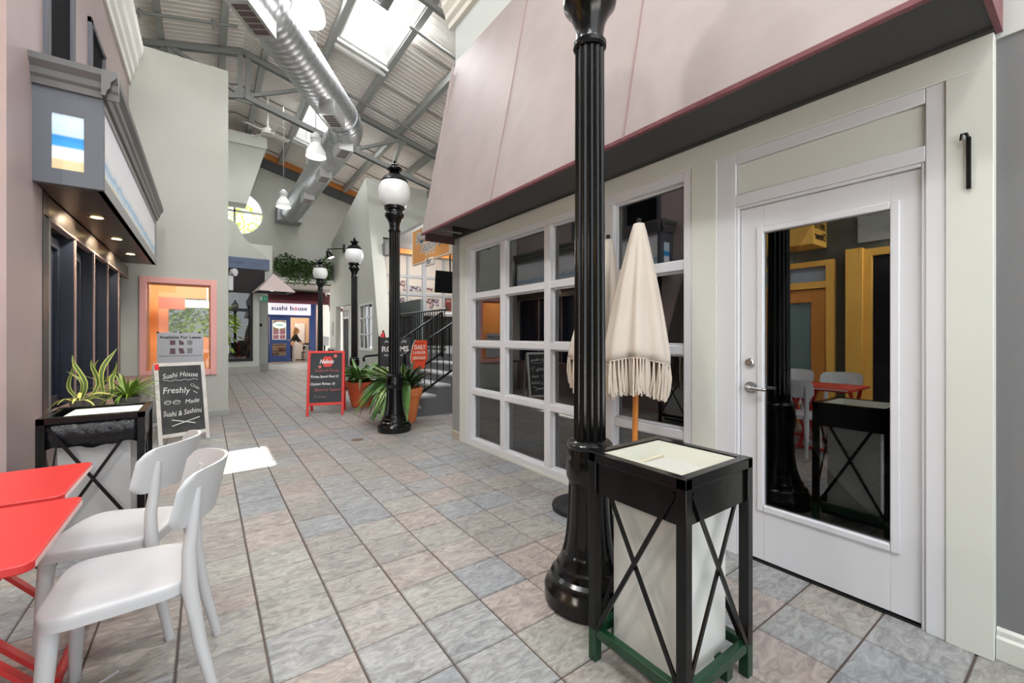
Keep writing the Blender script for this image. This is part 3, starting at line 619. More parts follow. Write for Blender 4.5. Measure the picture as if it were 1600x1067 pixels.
ovl = MB().lathe([(0, 1), (.03, 1)], seg=28).xf(Matrix.Diagonal((.29, 1, .16, 1)) @ Matrix.Rotation(PI/2, 4, 'X'))
obj('panel', ovl, M('oval_glow', (220, 240, 234), .4, emit=.45), op); obj('lettering', MB().text('OPEN', .13, (0, -.04, 0), bold=.02), M('open_green', (40, 110, 80), .5), op)
sh = thing('shelf_unit', 'low shelf of small packets behind the blue door', 'shelf', (2.95, 24.3, 0))
for z in (.3, .55, .85): obj('shelf_board', B(-.4, .4, -.12, .12, z, z+.03), blue, sh)
obj('side', MB().box(-.42, -.4, -.12, .12, 0, .9).box(.4, .42, -.12, .12, 0, .9), blue, sh)
random.seed(4)
for k in range(8):
    x = -.35+.1*k; c = random.choice(((196, 150, 100), (200, 120, 90), (220, 200, 170), (170, 90, 80)))
    p_ = obj('packet', B(x-.04, x+.04, 24.22-24.3+.05, .1, 0, random.uniform(.12, .2)), M('packet_%d' % (k % 4), c, .6)); p_.location = (2.95, 24.3, .33 if k < 4 else .58); tag(p_, 'small packet on the low shelves behind the blue door', 'packet', 'packets on the shelf behind the blue door')
struct('door_4', MB().box(4.15, 4.62, 27.0, 27.08, 0, 2.05).box(4.1, 4.15, 26.98, 27.1, 0, 2.1), white_paint)
lamp('sushi_shop_lamp', 'POINT', (4.0, 25.6, 2.6), 60, (1, .9, .76), .2)
tb = thing('small_table', 'small white table just inside the sushi shop doorway', 'table', (4.05, 24.9, 0))
obj('top', B(-.36, .36, -.3, .3, .80, .84), white_paint, tb)
for x in (-.31, .31):
    for y in (-.25, .25): obj('leg', B(x-.035, x+.035, y-.035, y+.035, 0, .80), white_paint, tb)
ch = thing('dining_chair', 'dark blue chair beside the small white table', 'chair', (4.45, 25.5, 0))
obj('seat', B(-.22, .22, -.22, .22, .42, .47), navy, ch, bev=.01); obj('backrest', B(-.22, .22, -.24, -.2, .6, .95), navy, ch, bev=.02)
for x in (-.19, .19):
    for y in (-.22, .19): obj('leg', B(x-.02, x+.02, y-.02, y+.02, 0, .95 if y < 0 else .42), navy, ch)
ma_ = thing('maroon_awning', 'wide maroon canvas awning above the sushi house sign', 'awning', (4.0, 22.6, 3.0))
obj('canvas', MB().prism([(-.1, -.05), (0, 0), (1.2, .6), (1.2, .55), (.02, -.06)], 'x', -2.0, 1.0), maroon, ma_); obj('valance', B(-2.0, 1.0, -.12, -.1, -.14, 0), maroon, ma_)
mr = thing('side_awning', 'short maroon awning at right beyond the far lamppost', 'awning', (4.95, 22.3, 2.7))
obj('canvas', MB().prism([(-.3, 0), (.3, .7), (.3, .65), (-.28, -.03)], 'x', -.1, .6), maroon, mr); obj('valance', B(-.1, .6, -.32, -.3, -.18, .0), maroon, mr)
ms = thing('menu_stand', 'black stand holding a white menu near the far lamppost', 'stand', (4.0, 19.0, 0))
obj('post', MB().tube([(0, 0, 0), (0, 0, .95)], .035, 10), black_metal, ms); obj('foot', MB().lathe([(0, .2), (.03, .19)], seg=20), black_metal, ms)
obj('menu', B(-.16, .16, -.01, .01, -.2, .2).xf(Matrix.Translation((.0, -.05, 1.12)) @ Matrix.Rotation(-.4, 4, 'X') @ Matrix.Rotation(.15, 4, 'Y')), white_paint, ms)
bn = thing('waste_bin', 'slim black bin with white lid beside the far wall', 'bin', (4.32, 19.3, 0))
obj('body', MB().lathe([(0, .12), (.75, .13)], seg=16), black, bn); obj('lid', MB().lathe([(.75, .14), (.82, .12), (.84, .03)], seg=16), white_pl, bn)
# ---------------- right middle block with door and window ----------------
wb = group_root('wall_block'); BX = 4.5
fy = lambda z: 13.3+.249*z
m = MB()
for pl_ in ([(fy(2.56), 2.56), (fy(6.82), 6.82), (20.3, 5.35), (20.3, 2.56)], [(fy(0), 0), (fy(2.56), 2.56), (14.25, 2.56), (14.25, 0)],
            [(14.25, 0), (14.25, .82), (15.75, .82), (15.75, 0)], [(14.25, 2.46), (14.25, 2.56), (15.75, 2.56), (15.75, 2.46)],
            [(15.75, 0), (15.75, 2.56), (16.85, 2.56), (16.85, 0)], [(19.2, 0), (19.2, 2.56), (20.3, 2.56), (20.3, 0)]):
    m.prism(pl_, 'x', BX, BX+.2)
obj('side', m, sage_wall, wb, smooth=0)
obj('recess', MB().box(4.82, 4.9, 16.8, 18.1, 0, 2.6).box(4.82, 4.9, 18.1, 19.3, 2.5, 2.6).prism([(4.7, 16.85), (4.85, 16.85), (4.85, 16.9), (4.7, 16.9)], 'z', 0, 2.6), white_wall, wb)
m = MB()
def slab(xa, xb, za, zb): m.prism([(fy(za), za), (fy(zb), zb), (fy(zb)+.3, zb), (fy(za)+.3, za)], 'x', xa, xb)
slab(BX+.2, 4.92, 0, 6.82); slab(4.92, 5.6, 4.72, 6.82); slab(5.6, 6.75, 4.95, 6.82)
obj('front', m, sage_wall, wb, smooth=0)
obj('grey_box', B(4.86, 5.06, 14.05, 14.4, 4.05, 4.45), mid_wall, wb); obj('lower_soffit', B(4.95, 9, 9.0, 16, 4.46, 4.56), M('bar_ceiling', (150, 148, 146), .7), wb)
obj('wood_strip', B(4.95, 9, 14.75, 14.9, 4.3, 4.46), wood, wb)
w9 = group_root('window_9')
fm = MB()
for q in ((14.25, 14.31, .82, 2.46), (15.69, 15.75, .82, 2.46), (14.31, 15.69, .82, .9), (14.31, 15.69, 2.40, 2.46)): fm.box(BX-.01, BX+.08, *q)
obj('frame', fm, white_paint, w9, bev=.005)
for y in (14.76, 15.22): obj('mullion', B(BX, BX+.06, y-.025, y+.025, .9, 2.4), white_paint, w9)
for z in (1.38, 1.95): obj('rail', B(BX, BX+.06, 14.31, 15.69, z-.025, z+.025), white_paint, w9)
obj('pane', B(BX+.03, BX+.036, 14.31, 15.69, .9, 2.4), win_glass, w9, smooth=0)
obj('blind', B(BX+.07, BX+.09, 14.3, 15.7, 2.0, 2.42), M('lilac_blind', (214, 214, 230), .6), w9)
struct('wall_block_room', MB().box(6.0, 6.1, 13.8, 16, 0, 2.6).box(4.7, 6.1, 15.95, 16.05, 0, 2.6), M('room_teal', (96, 104, 104), .7))
on = thing('open_sign', 'small glowing white and aqua sign inside the paned window', 'sign', (4.62, 14.95, 1.72))
obj('panel', MB().lathe([(0, 1), (.03, 1)], seg=24).xf(Matrix.Diagonal((1, .26, .14, 1)) @ Matrix.Rotation(-PI/2, 4, 'Y')), M('aqua_glow', (190, 244, 250), .4, emit=1.4), on)
obj('lettering', MB().text('OPEN', .12, (-.035, 0, 0), (0, -1, 0), bold=.02), blue, on)
d5 = group_root('door_5')
obj('frame', MB().box(4.76, 4.82, 18.12, 18.2, 0, 2.5).box(4.76, 4.82, 19.05, 19.15, 0, 2.5).box(4.76, 4.82, 18.2, 19.05, 2.05, 2.13).box(4.76, 4.82, 18.2, 19.05, 2.42, 2.5).box(4.77, 4.81, 18.6, 18.65, 2.13, 2.42), white_paint, d5)
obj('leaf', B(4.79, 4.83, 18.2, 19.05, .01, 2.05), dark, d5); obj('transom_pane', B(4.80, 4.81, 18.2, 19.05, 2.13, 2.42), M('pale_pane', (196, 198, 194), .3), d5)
nb = thing('house_number', 'small grey vertical plaque on white wall beside recessed door', 'plaque', (BX, 19.75, 1.65))
obj('plate', B(-.02, 0, -.1, .1, -.3, .3), M('plaque_grey', (150, 150, 148), .5), nb); obj('marking', MB().text('20', .16, (-.022, 0, 0), (0, -1, 0)), white_paint, nb)
fx = thing('fire_extinguisher', 'red fire extinguisher hanging on the white block corner', 'extinguisher', (4.60, fy(1.2)-.09, 1.0))
obj('cylinder', MB().lathe([(0, .06), (.02, .075), (.36, .075), (.43, .03), (.46, .025)], seg=20), M('extinguisher_red', (206, 36, 32), .35), fx)
obj('valve', MB().box(-.02, .02, -.04, .04, .46, .50).tube([(0, -.05, .5), (0, -.12, .42), (0, -.1, .1)], .012, 8), black, fx); obj('label', MB().lathe([(.12, .0765), (.26, .0765)], seg=20, cap=False), white_paint, fx)
sp = thing('arm_spotlight', 'black spotlight on long wall arm above far lamppost', 'light', (BX, 17.8, 4.82))
obj('bracket', B(-.06, 0, -.08, .08, -.16, .16), black_metal, sp)
obj('arm', MB().tube([(-.05, 0, 0), (-.5, .6, .02), (-.5, .6, -.1)], .022, 8), black_metal, sp)
obj('head', MB().tube([(-.5, .6, -.06), (-.46, .58, -.2), (-.4, .55, -.32)], [.07, .12, .15], 14), black_metal, sp); obj('lamp_face', MB().tube([(-.398, .549, -.322), (-.395, .548, -.33)], .14, 14), M('spot_glow', (255, 246, 236), .4, emit=3), sp)
# ---------------- bar platform, stairs, railings ----------------
st_m = M('stair_grey', (112, 113, 115), .6, noise=(3, (104, 105, 108))); tread_m = M('stair_tread', (178, 179, 182), .5)
struct('floor_bar', MB().box(3.97, 9.0, 5.0, 10.6, .8, .97).box(4.93, 9.0, 10.6, 16.0, .8, .97), st_m); struct('wall_bar_plinth', MB().box(3.98, 9.0, 6.6, 10.6, 0, .8).box(4.95, 9, 10.6, 13.4, 0, .8), st_m)
sr = group_root('trim_1'); sr.name = 'stairs'
for i in range(5):
    x = 2.62+.27*i; z = .165*(i+1) if i < 5 else .97
    obj('step', B(x, 3.98, 6.62, 7.95, z-.165, z-.035), st_m, sr)
    obj('tread', B(x-.02, x+.30, 6.60, 7.97, z-.035, z), tread_m, sr, bev=.004)
poly = [(2.62, 0)]
for i in range(5): poly += [(2.62+.27*i, .165*(i+1)-.036), (2.62+.27*(i+1), .165*(i+1)-.036)]
poly += [(4.0, .79), (4.0, 0)]
obj('stringer', MB().prism(poly, 'y', 6.585, 6.62), st_m, sr, smooth=0)
def rail(name, lab, y, pre):
    t = thing(name, lab, 'railing', (2.62, y, 0)); zl = lambda x: 1.02+.611*(x-2.62); zb = lambda x: .20+.611*(x-2.62)
    top = [(2.62, y, zl(2.62)), (3.90, y, zl(3.90))]
    if pre: top = [(2.34, y, .86), (2.33, y, .93), (2.37, y, .96), (2.60, y, .97)]+top[1:]
    wobj('handrail', MB().tube(top, .022, 10), M('worn_black_rail', (38, 38, 40), .22, .4), t)
    wobj('bottom_rail', MB().bar((2.66, y, zb(2.66)), (3.90, y, zb(3.90)), .025, .03), black_metal, t)
    for x in (2.62, 3.90): wobj('newel', B(x-.02, x+.02, y-.02, y+.02, 0 if x < 3 else .9, zl(x)), black_metal, t)
    for k in range(1, 11):
        x = 2.62+.116*k
        wobj('baluster', MB().bar((x, y, zb(x)), (x, y, zl(x)), .013, .013, (1, 0, 0)), black_metal, t)
rail('stair_railing', 'near black iron stair railing behind the hanging red sign', 6.66, False)
rail('stair_railing', 'far black iron stair railing that starts beside potted plant', 7.90, True)
t = thing('guard_railing', 'black guard railing of close bars along the raised bar floor', 'railing', (3.99, 9.2, .97))
wobj('top_rail', MB().tube([(3.99, 7.9, 1.87), (3.99, 10.6, 1.87)], .022, 8), black_metal, t); wobj('bottom_rail', MB().tube([(3.99, 7.9, 1.05), (3.99, 10.6, 1.05)], .015, 8), black_metal, t)
for k in range(23): wobj('baluster', B(3.983, 3.997, 7.95+.117*k-.007, 7.95+.117*k+.007, .97, 1.87), black_metal, t)
struct('wall_bar_back', B(4.9, 9.0, 16.0, 16.2, 0, 4.9), M('beige_panel', (214, 204, 194), .6)); struct('wall_bar_right', B(9, 9.2, 4.9, 20, 0, 7.2), sage_wall)
bf_ = group_root('trim_2'); gm = M('grid_grey', (176, 178, 184), .5)
for x, w in ((5.5, .07), (6.42, .08), (7.10, .17), (7.95, .1), (8.7, .1)): obj('upright', B(x-w/2, x+w/2, 15.93, 16, 2.1, 4.5), gm, bf_)
for z in (2.2, 2.97, 3.66): obj('cross_rail', B(4.95, 9, 15.94, 16, z-.05, z+.05), gm, bf_)
ctr = thing('bar_counter', 'long black bar counter with slatted front on the raised floor', 'counter', (6.05, 14.9, .97))
obj('body', B(-.9, 2.6, -.3, .3, 0, 1.05), black, ctr); obj('top', B(-1.0, 2.7, -.4, .35, 1.05, 1.1), M('dark_top', (52, 48, 48), .3), ctr)
for k in range(19): obj('slat', B(-.85+.18*k, -.75+.18*k, -.33, -.3, .05, 1.0), dark, ctr)
ph = ((6.09, 6.33, 3.07, 3.48), (6.48, 6.97, 3.08, 3.29), (7.21, 7.52, 3.11, 3.26), (6.09, 6.30, 2.49, 2.81), (6.51, 6.70, 2.48, 2.76), (6.77, 6.97, 2.52, 2.77), (7.18, 7.47, 2.44, 2.84), (7.49, 7.75, 2.55, 2.83))
pm = [M('dark_red_photo', (96, 44, 54), .4, noise=(9, (206, 190, 186), .08)), M('plum_photo', (70, 46, 66), .4, noise=(11, (190, 180, 186), .08))]
wh = ('upper left', 'wide upper middle', 'upper right', 'lower far left', 'lower second', 'lower third', 'large lower fourth', 'lower fifth')
for k, (a, b, c, d) in enumerate(ph):
    p_ = thing('photograph', '%s photo print pinned on the beige bar back wall' % wh[k], 'photo', ((a+b)/2, 15.97, (c+d)/2), 0, 'photo prints on the bar back wall')
    wobj('border', B(a-.03, b+.03, 15.985, 15.998, c-.03, d+.03), cream, p_); wobj('image', B(a, b, 15.98, 15.986, c, d), pm[k % 2], p_)
p_ = thing('poster', 'dark red poster below the black television', 'poster', (8.18, 15.97, 2.62)); wobj('print', B(8.04, 8.33, 15.98, 15.995, 2.36, 2.88), M('red_poster', (150, 40, 48), .5, noise=(7, (80, 60, 50), .1)), p_)
wobj('heading', MB().text('LIVE', .11, (8.185, 15.978, 2.78), bold=.02), cream, p_)
tv = thing('television', 'black flat television hung from ceiling in the raised bar', 'television', (5.75, 11, 2.86))
obj('screen', B(-.52, .52, -.02, .02, -.31, .31).xf(Matrix.Rotation(.12, 4, 'X')), M('tv_black', (6, 6, 7), .6, spec=.1), tv); obj('back', B(-.3, .3, .02, .08, -.2, .2).xf(Matrix.Rotation(.12, 4, 'X')), black, tv)
obj('mount', MB().tube([(0, .08, .1), (0, .12, .55), (0, .12, 1.6)], .025, 8), black, tv)
w10 = group_root('window_10'); obj('pane', B(7.9, 8.9, 15.95, 15.97, 1.2, 2.27), M('daylight_pane', (235, 240, 248), .4, emit=.8), w10)
obj('frame', MB().box(7.86, 7.9, 15.92, 15.99, 1.16, 2.31).box(7.9, 8.9, 15.93, 15.99, 1.72, 1.77).box(8.2, 8.23, 15.93, 15.99, 1.2, 2.27).box(8.55, 8.58, 15.93, 15.99, 1.2, 2.27), white_paint, w10)
lb = thing('linear_lamp', 'long white fluorescent lamp under the bar ceiling', 'light', (6.4, 10.4, 3.62))
obj('tube', B(-.9, .9, -.05, .05, -.03, 0), M('tube_glow', (240, 246, 255), .4, emit=4), lb); obj('housing', B(-.95, .95, -.08, .08, 0, .06), white_paint, lb)
for x in (-.7, .7): obj('hanger', MB().tube([(x, 0, .05), (x, 0, .84)], .008, 6), grey_steel, lb)
lamp('bar_fill', 'POINT', (6.0, 11.5, 3.5), 170, (1, .95, .9), .3); lamp('bar_fill', 'POINT', (6.6, 14, 4.1), 90, (1, .95, .9), .3)  # unseen points added to brighten the bar area
# hanging orange sign (parallel to the corridor)
hs = thing('hanging_sign', 'orange hanging bar sign with white script beside the awning', 'sign', (2.75, 5.95, 2.75))
obj('board', B(-.015, .015, -.64, .64, -.265, .25), M('sign_orange', (234, 160, 84), .5, noise=(3, (228, 170, 100))), hs)
m = MB()
for q in ((-.66, -.64, -.285, .27), (.64, .66, -.285, .27), (-.64, .64, .25, .27), (-.64, .64, -.285, -.265)): m.box(-.02, .02, *q)
obj('border', m, M('sign_cream', (246, 226, 204), .5), hs)
def twoline(name, s, size, o, w, off):
    obj(name+'_outline', MB().text(s, size, (-.017, o[0], o[1]), (0, -1, 0), bold=.07, shear=.25, width=w), M('sign_pale', (248, 236, 226), .5), hs)
    obj(name, MB().text(s, size, (-.019, o[0], o[1]), (0, -1, 0), bold=.0, shear=.25, width=w*.97).xf(Matrix.Rotation(0, 4, 'X')), M('sign_teal', (120, 140, 150), .5), hs)
twoline('upper_script', 'Slammin', .21, (.16, .13), .72, 0); twoline('lower_script', "Tappy's", .24, (-.02, -.06), .78, 0)
obj('tab', B(-.018, .018, -.13, .17, -.36, -.24), MATS['sign_pale'], hs, bev=.01); obj('tab_lettering', MB().text('Bar', .13, (-.02, .02, -.29), (0, -1, 0), bold=.02, shear=.2), MATS['sign_teal'], hs)
for y in (-.5, 0): obj('chain', MB().tube([(0, y, .27), (0, y, .42)], .008, 6), grey_steel, hs)
obj('bracket_arm', MB().bar((0, .03, .43), (0, -.98, .43), .03, .04), black_metal, hs)
# dark sandwich sign and red daily sign tied to the stair
ds = thing('menu_board', 'tall charcoal menu board behind lamppost at stair foot', 'sign', (2.66, 7.25, .80))
obj('panel', B(-.25, .30, -.02, .02, 0, .50), M('menu_charcoal', (58, 60, 62), .6), ds)
for q_ in (('ASK US', .06, .43, 0, .40), ('ROOMS', .13, .30, .03, .48), ('PRIVATE DINING', .05, .19, 0, .4), ('Welcome', .05, .05, 0, .16)): obj('lettering', MB().text(q_[0], q_[1], (.02, -.022, q_[2]), bold=q_[3], width=q_[4]), chalk, ds)
obj('frame', MB().box(-.27, -.25, -.025, .025, -.03, .52).box(.30, .32, -.025, .025, -.03, .52), black, ds)
for x in (-.26, .31): obj('leg', B(x-.01, x+.01, -.02, .02, -.80, -.03), black, ds)
dd = thing('daily_sign', 'bright red orange Daily Lavender Lemonade sign on stair railing', 'sign', (2.82, 6.57, .79)); dd.scale = (.94, .94, .94)
shp = [(-.12, 0), (.11, 0), (.13, .1), (.17, .17), (.165, .25), (.16, .49), (-.06, .50), (-.11, .38), (-.145, .2)]
obj('panel', MB().prism(shp, 'y', -.008, .008), M('daily_red', (236, 82, 44), .5), dd)
obj('edge', MB().tube([(x, -.004, z) for x, z in [shp[0]]+shp[:5:-1]], .009, 6), cream, dd)
obj('lettering', MB().text('DAILY', .10, (.03, -.011, .375), bold=.03, width=.21).text('LAVENDER', .07, (.02, -.011, .28), bold=.02, width=.225).text('LEMONADE', .07, (.01, -.011, .19), bold=.03, width=.235), M('sign_offwhite', (250, 232, 220), .5), dd)
obj('rule', MB().box(-.09, .11, -.011, -.008, .438, .45).box(-.10, .10, -.011, -.008, .13, .142), M('rule_dark_red', (170, 50, 34), .5), dd)
# ---------------- roof ----------------
ce = group_root('ceiling'); zr = lambda x: 9.0-.25*abs(x-.8)
deck = M('white_roof_deck', (238, 235, 231), .55, noise=(1.1, (229, 220, 214)))
cols = [(-6.2, -2.08, 0), (-2.08, -.92, 1), (-.92, .8, 0), (.8, 2.52, 0), (2.52, 3.68, 1), (3.68, 9.2, 0)]
SKY = [(-3.8, -.8), (1.1, 4.1), (7.5, 10.5), (13.7, 16.7)]
def deck_panel(xa, xb, ya, yb):
    m = MB()
    def bar(y0, y1, dz0, dz1): m.add([(x, y, zr(x)+d) for d in (dz0, dz1) for x in (xa, xb) for y in (y0, y1)], [(0, 2, 3, 1), (4, 5, 7, 6), (0, 1, 5, 4), (2, 6, 7, 3), (0, 4, 6, 2), (1, 3, 7, 5)])
    bar(ya+.001, yb-.001, 0, .03)
    n_ = max(1, round((yb-ya)/.163))
    for k in range(n_):
        y = ya+(yb-ya)*(k+.5)/n_; bar(y-.02, y+.02, -.014, .0)
    obj('roof_panel', m, deck, ce, smooth=0)
y = -3.2
while y < 20:
    y1 = min(y+.98, 20.1)
    for xa, xb, sky in cols:
        segs = [(y, y1)]
        if sky == 1:
            for a, b in SKY:
                nx_ = []
                for p, q in segs:
                    if q <= a or p >= b: nx_.append((p, q)); continue
                    if p < a: nx_.append((p, a))
                    if q > b: nx_.append((b, q))
                segs = nx_
        for p, q in segs:
            if q-p > .05: deck_panel(xa, xb, p, q)
    y += .98
y = -3.2; kk = 0
while y < 20:
    if kk % 2: obj('roof_seam', MB().bar((-6, y, zr(-6)-.03), (-2.1, y, zr(-2.1)-.03), .035, .03).bar((-.9, y, zr(-.9)-.03), (.8, y, zr(.8)-.03), .035, .03).bar((.8, y, zr(.8)-.03), (2.5, y, zr(2.5)-.03), .035, .03).bar((3.7, y, zr(3.7)-.03), (9, y, zr(9)-.03), .035, .03), M('seam_grey', (150, 142, 134), .6), ce)
    y += .98; kk += 1
for x in (-4.65, -3.4, -2.14, -.86, .35, 1.25, 2.46, 3.74, 5.0, 6.25, 7.5):
    z = zr(x)
    obj('purlin', MB().box(x-.07, x+.07, -3.2, 20, z-.24, z-.225).box(x-.07, x-.055, -3.2, 20, z-.225, z-.04).box(x-.075, x+.02, -3.2, 20, z-.045, z-.03), M('purlin_grey', (158, 159, 156), .5), ce)
XR = .8
for k, yy in enumerate((13.1, 2.7)):
    t = group_root('truss'); zu = lambda x: zr(x)-.33; zl = lambda x: zr(x)-1.44
    for sg_ in (1, -1):
        xe = 9 if sg_ > 0 else -6
        for nm, fz in (('upper_chord', zu), ('lower_chord', zl)):
            obj(nm, MB().bar((XR, yy-.05, fz(XR)), (xe, yy-.05, fz(xe)), .05, .13).bar((XR, yy+.05, fz(XR)), (xe, yy+.05, fz(xe)), .05, .13), grey_steel, t)
        for j in range(3):
            a_ = XR+sg_*2.75*j; b_ = a_+sg_*1.55; c_x = a_+sg_*1.2; d_x = a_+sg_*2.75
            if abs(d_x) > 9 or d_x < -6: break
            obj('web', MB().bar((a_, yy, zl(a_)), (b_, yy, zu(b_)), .09, .09), grey_steel, t)
            obj('web', MB().bar((b_, yy, zu(b_)), (c_x, yy, zl(c_x)), .10, .09, (0, 1, 0)), grey_steel, t)
            for g_ in (b_, ): obj('gusset', B(g_-.14, g_+.14, yy-.02, yy+.02, zu(g_)-.16, zu(g_)+.05), grey_steel, t)
    obj('king_post', MB().box(XR-.14, XR-.03, yy-.05, yy+.05, zl(XR)-.1, zu(XR)+.1).box(XR+.03, XR+.14, yy-.05, yy+.05, zl(XR)-.1, zu(XR)+.1), grey_steel, t)
    obj('gusset', B(XR-.22, XR+.22, yy-.02, yy+.02, zl(XR)-.15, zl(XR)+.15), grey_steel, t)
obj('brace_bar', MB().bar((2.6, 7.9, zr(2.6)-.33), (8.8, 7.9, zr(8.8)-.33), .09, .10), grey_steel, ce)
# skylights
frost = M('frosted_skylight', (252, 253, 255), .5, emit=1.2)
for k, (a, b, X0) in enumerate([(a, b, 0) for a, b in SKY]+[(a, b, 1) for a, b in SKY]):  # the mirrored row is added out of view to carry fill light
    t = group_root('skylight')
    m = MB()
    def sl(xa, xb, ya, yb, d0, d1): m.add([(1.6-x if X0 else x, y, zr(x)+d) for d in (d0, d1) for x in (xa, xb) for y in (ya, yb)], [(0, 2, 3, 1), (4, 5, 7, 6), (0, 1, 5, 4), (2, 6, 7, 3), (0, 4, 6, 2), (1, 3, 7, 5)])
    for q in ((2.52, 2.56, a, b), (3.64, 3.68, a, b), (2.56, 3.64, a, a+.05), (2.56, 3.64, b-.05, b)): sl(*q, -.22, .35)
    obj('curb', m, white_paint, t, smooth=0)
    m = MB(); sl(2.56, 3.64, a+(b-a)*.33, a+(b-a)*.33+.06, .22, .30); obj('bar', m, grey_steel, t, smooth=0)
    m = MB(); sl(2.5, 3.72, b+.02, b+.07, -.3, -.22); sl(2.5, 3.72, b+.25, b+.33, -.3, -.22); obj('trim_rail', m, white_paint, t, smooth=0)
    m = MB()
    # clear pane added only to shape the sun patch below; the rest frosted
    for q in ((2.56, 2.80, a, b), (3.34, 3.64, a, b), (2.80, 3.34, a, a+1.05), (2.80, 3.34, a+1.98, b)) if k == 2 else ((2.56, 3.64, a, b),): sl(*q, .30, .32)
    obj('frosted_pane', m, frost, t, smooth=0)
    if k == 2:
        m = MB(); sl(2.80, 3.34, a+1.05, a+1.98, .30, .31); obj('sun_patch_pane', m, clear_glass, t, smooth=0)
for k, (pts, lab) in enumerate((([(3.55, 8.75, zr(3.55)-.32), (8.6, 8.75, zr(8.6)-.32)], 'thin grey sprinkler pipe crossing the roof near the skylight'), ([(3.2, 12.4, zr(3.2)-.3), (8, 12.4, zr(8)-.3)], 'thin grey sprinkler pipe right of the duct elbow'), ([(-4, 12.0, zr(-4)-.3), (.6, 12.0, zr(.6)-.3)], 'thin grey sprinkler pipe over the grey cross wall'))):
    t = thing('sprinkler_pipe', lab, 'pipe', pts[0]); wobj('pipe', MB().tube(pts, .035, 8), grey_steel, t)
    for f in (.3, .62, .9):
        p = Vector(pts[0]).lerp(Vector(pts[1]), f); wobj('sprinkler_head', MB().tube([p+Vector((0, 0, .07)), p-Vector((0, 0, .12))], [.05, .02], 8), grey_steel, t)
# outer walls high up
struct('wall_far_left', B(-6.2, -6, -3.2, 20, 0, 7.6), sage_wall); struct('wall_far_right', B(9.0, 9.2, -3.2, 4.9, 0, 7.2), sage_wall)
struct('wall_left_gap', B(-6, -3, 17.9, 18.1, 0, 5.4), sage_wall)
# spiral duct
du = thing('spiral_duct', 'large silver spiral air duct with an elbow under the roof', 'duct', (2.79, 10.6, 6.3))
path = [Vector((-1.75, 3.73, 6.3)), Vector((2.42, 10.03, 6.3))]
cor = Vector((2.79, 10.6, 6.3)); d0 = (cor-path[0]).normalized(); d1_ = Vector((0, 1, 0))
p0 = cor-d0*.55; p2 = cor+d1_*.55
path = [path[0]]+[p0*(1-t)**2+cor*2*t*(1-t)+p2*t*t for t in [i/6 for i in range(7)]]+[Vector((2.79, 19.3, 6.3))]
def resample(pts, step):
    out = [pts[0]]; acc = 0
    for a, b in zip(pts, pts[1:]):
        L = (b-a).length; n_ = max(1, round(L/step))
        out += [a.lerp(b, (i+1)/n_) for i in range(n_)]
    return out
dp = []; rr = []
for i, p in enumerate(resample(path, .045)): dp.append(p); rr.append(.375+(.012 if i % 3 == 0 else 0))
wobj('pipe', MB().tube(dp, rr, 32), steel, du, smooth=60)
for q_, e_ in ((p0, d0), (p2, d1_)): wobj('collar', MB().tube([q_-e_*.05, q_+e_*.05], .39, 32), M('duct_collar', (186, 190, 198), .3, 1), du)
gl = M('grille_dark', (96, 80, 76), .6)
for (x, y, ang, L) in ((.52, 7.02, -.582, .72), (2.12, 9.35, -.582, .6), (2.72, 10.9, 0, .62), (2.72, 13.0, 0, .6), (2.72, 15.4, 0, .6)):
    mt = Matrix.Translation((x, y, 5.78)) @ Matrix.Rotation(ang, 4, 'Z')
    bx = wobj('grille_box', MB().box(-.16, .16, -L/2, L/2, .0, .35).xf(mt), M('box_steel', (196, 196, 196), .35, .8), du, bev=.004)
    wobj('grille', MB().box(-.11, .11, -L/2+.06, L/2-.06, -.006, .0).xf(mt), gl, bx)
    m = MB()
    for k in range(1, 5): m.box(-.11, .11, -L/2+.06+(L-.12)*k/5-.006, -L/2+.06+(L-.12)*k/5+.006, -.014, -.002)
    for q in ((-.16, -.11, -L/2, L/2), (.11, .16, -L/2, L/2), (-.11, .11, -L/2, -L/2+.06), (-.11, .11, L/2-.06, L/2)): m.box(q[0], q[1], q[2], q[3], -.014, .0)
    wobj('grille_frame', m.xf(mt), MATS['box_steel'], bx)
wobj('end_box', B(2.3, 3.2, 19.2, 19.9, 5.95, 6.6), M('end_box_grey', (150, 152, 156), .4, .7), du, bev=.01)
for (x, y) in ((.6, 7.3), (2.79, 12.5), (2.79, 16)): wobj('hanger', MB().tube([(x, y, 6.65), (x, y, zr(x))], .008, 6), grey_steel, du)
# pendants
def pendant(loc, lab, power=5, sc=1):
    t = thing('pendant_light', lab, 'light', loc, 0, 'white bell pendants under the roof')
    obj('shade', MB().lathe([(0, .25), (.03, .252), (.14, .235), (.25, .18), (.34, .12), (.37, .10)], seg=32, cap=False), M('pendant_shade', (236, 236, 236), .4, emit=.1), t)
    obj('lens', MB().lathe([(.005, .245), (-.03, .16), (-.04, .02)], seg=28), M('pendant_glow', (255, 254, 250), .4, emit=1.5), t)
    obj('gear_case', MB().lathe([(.37, .09), (.40, .13), (.44, .10), (.48, .14), (.56, .135), (.60, .09), (.66, .03)], seg=20), M('gear_white', (206, 207, 207), .4), t)
    t.scale = (sc,)*3; zt_ = (zr(loc[0])-.01-loc[2])/sc
    obj('cord', MB().tube([(0, 0, .66), (0, 0, zt_)], .012, 8), M('cord_grey', (120, 120, 120), .5), t)
    lamp('pendant_bulb', 'POINT', (loc[0], loc[1], loc[2]-.12), power, (1, .99, .975), .12)
pendant((1.24, 7.02, 6.1), 'white bell pendant at top edge, in front of the duct')
pendant((2.02, 10.45, 5.38), 'white bell pendant left of the duct below the second skylight', 9, .85)
pendant((2.0, 15.3, 5.43), 'farthest white bell pendant by the duct end', 9, .86)
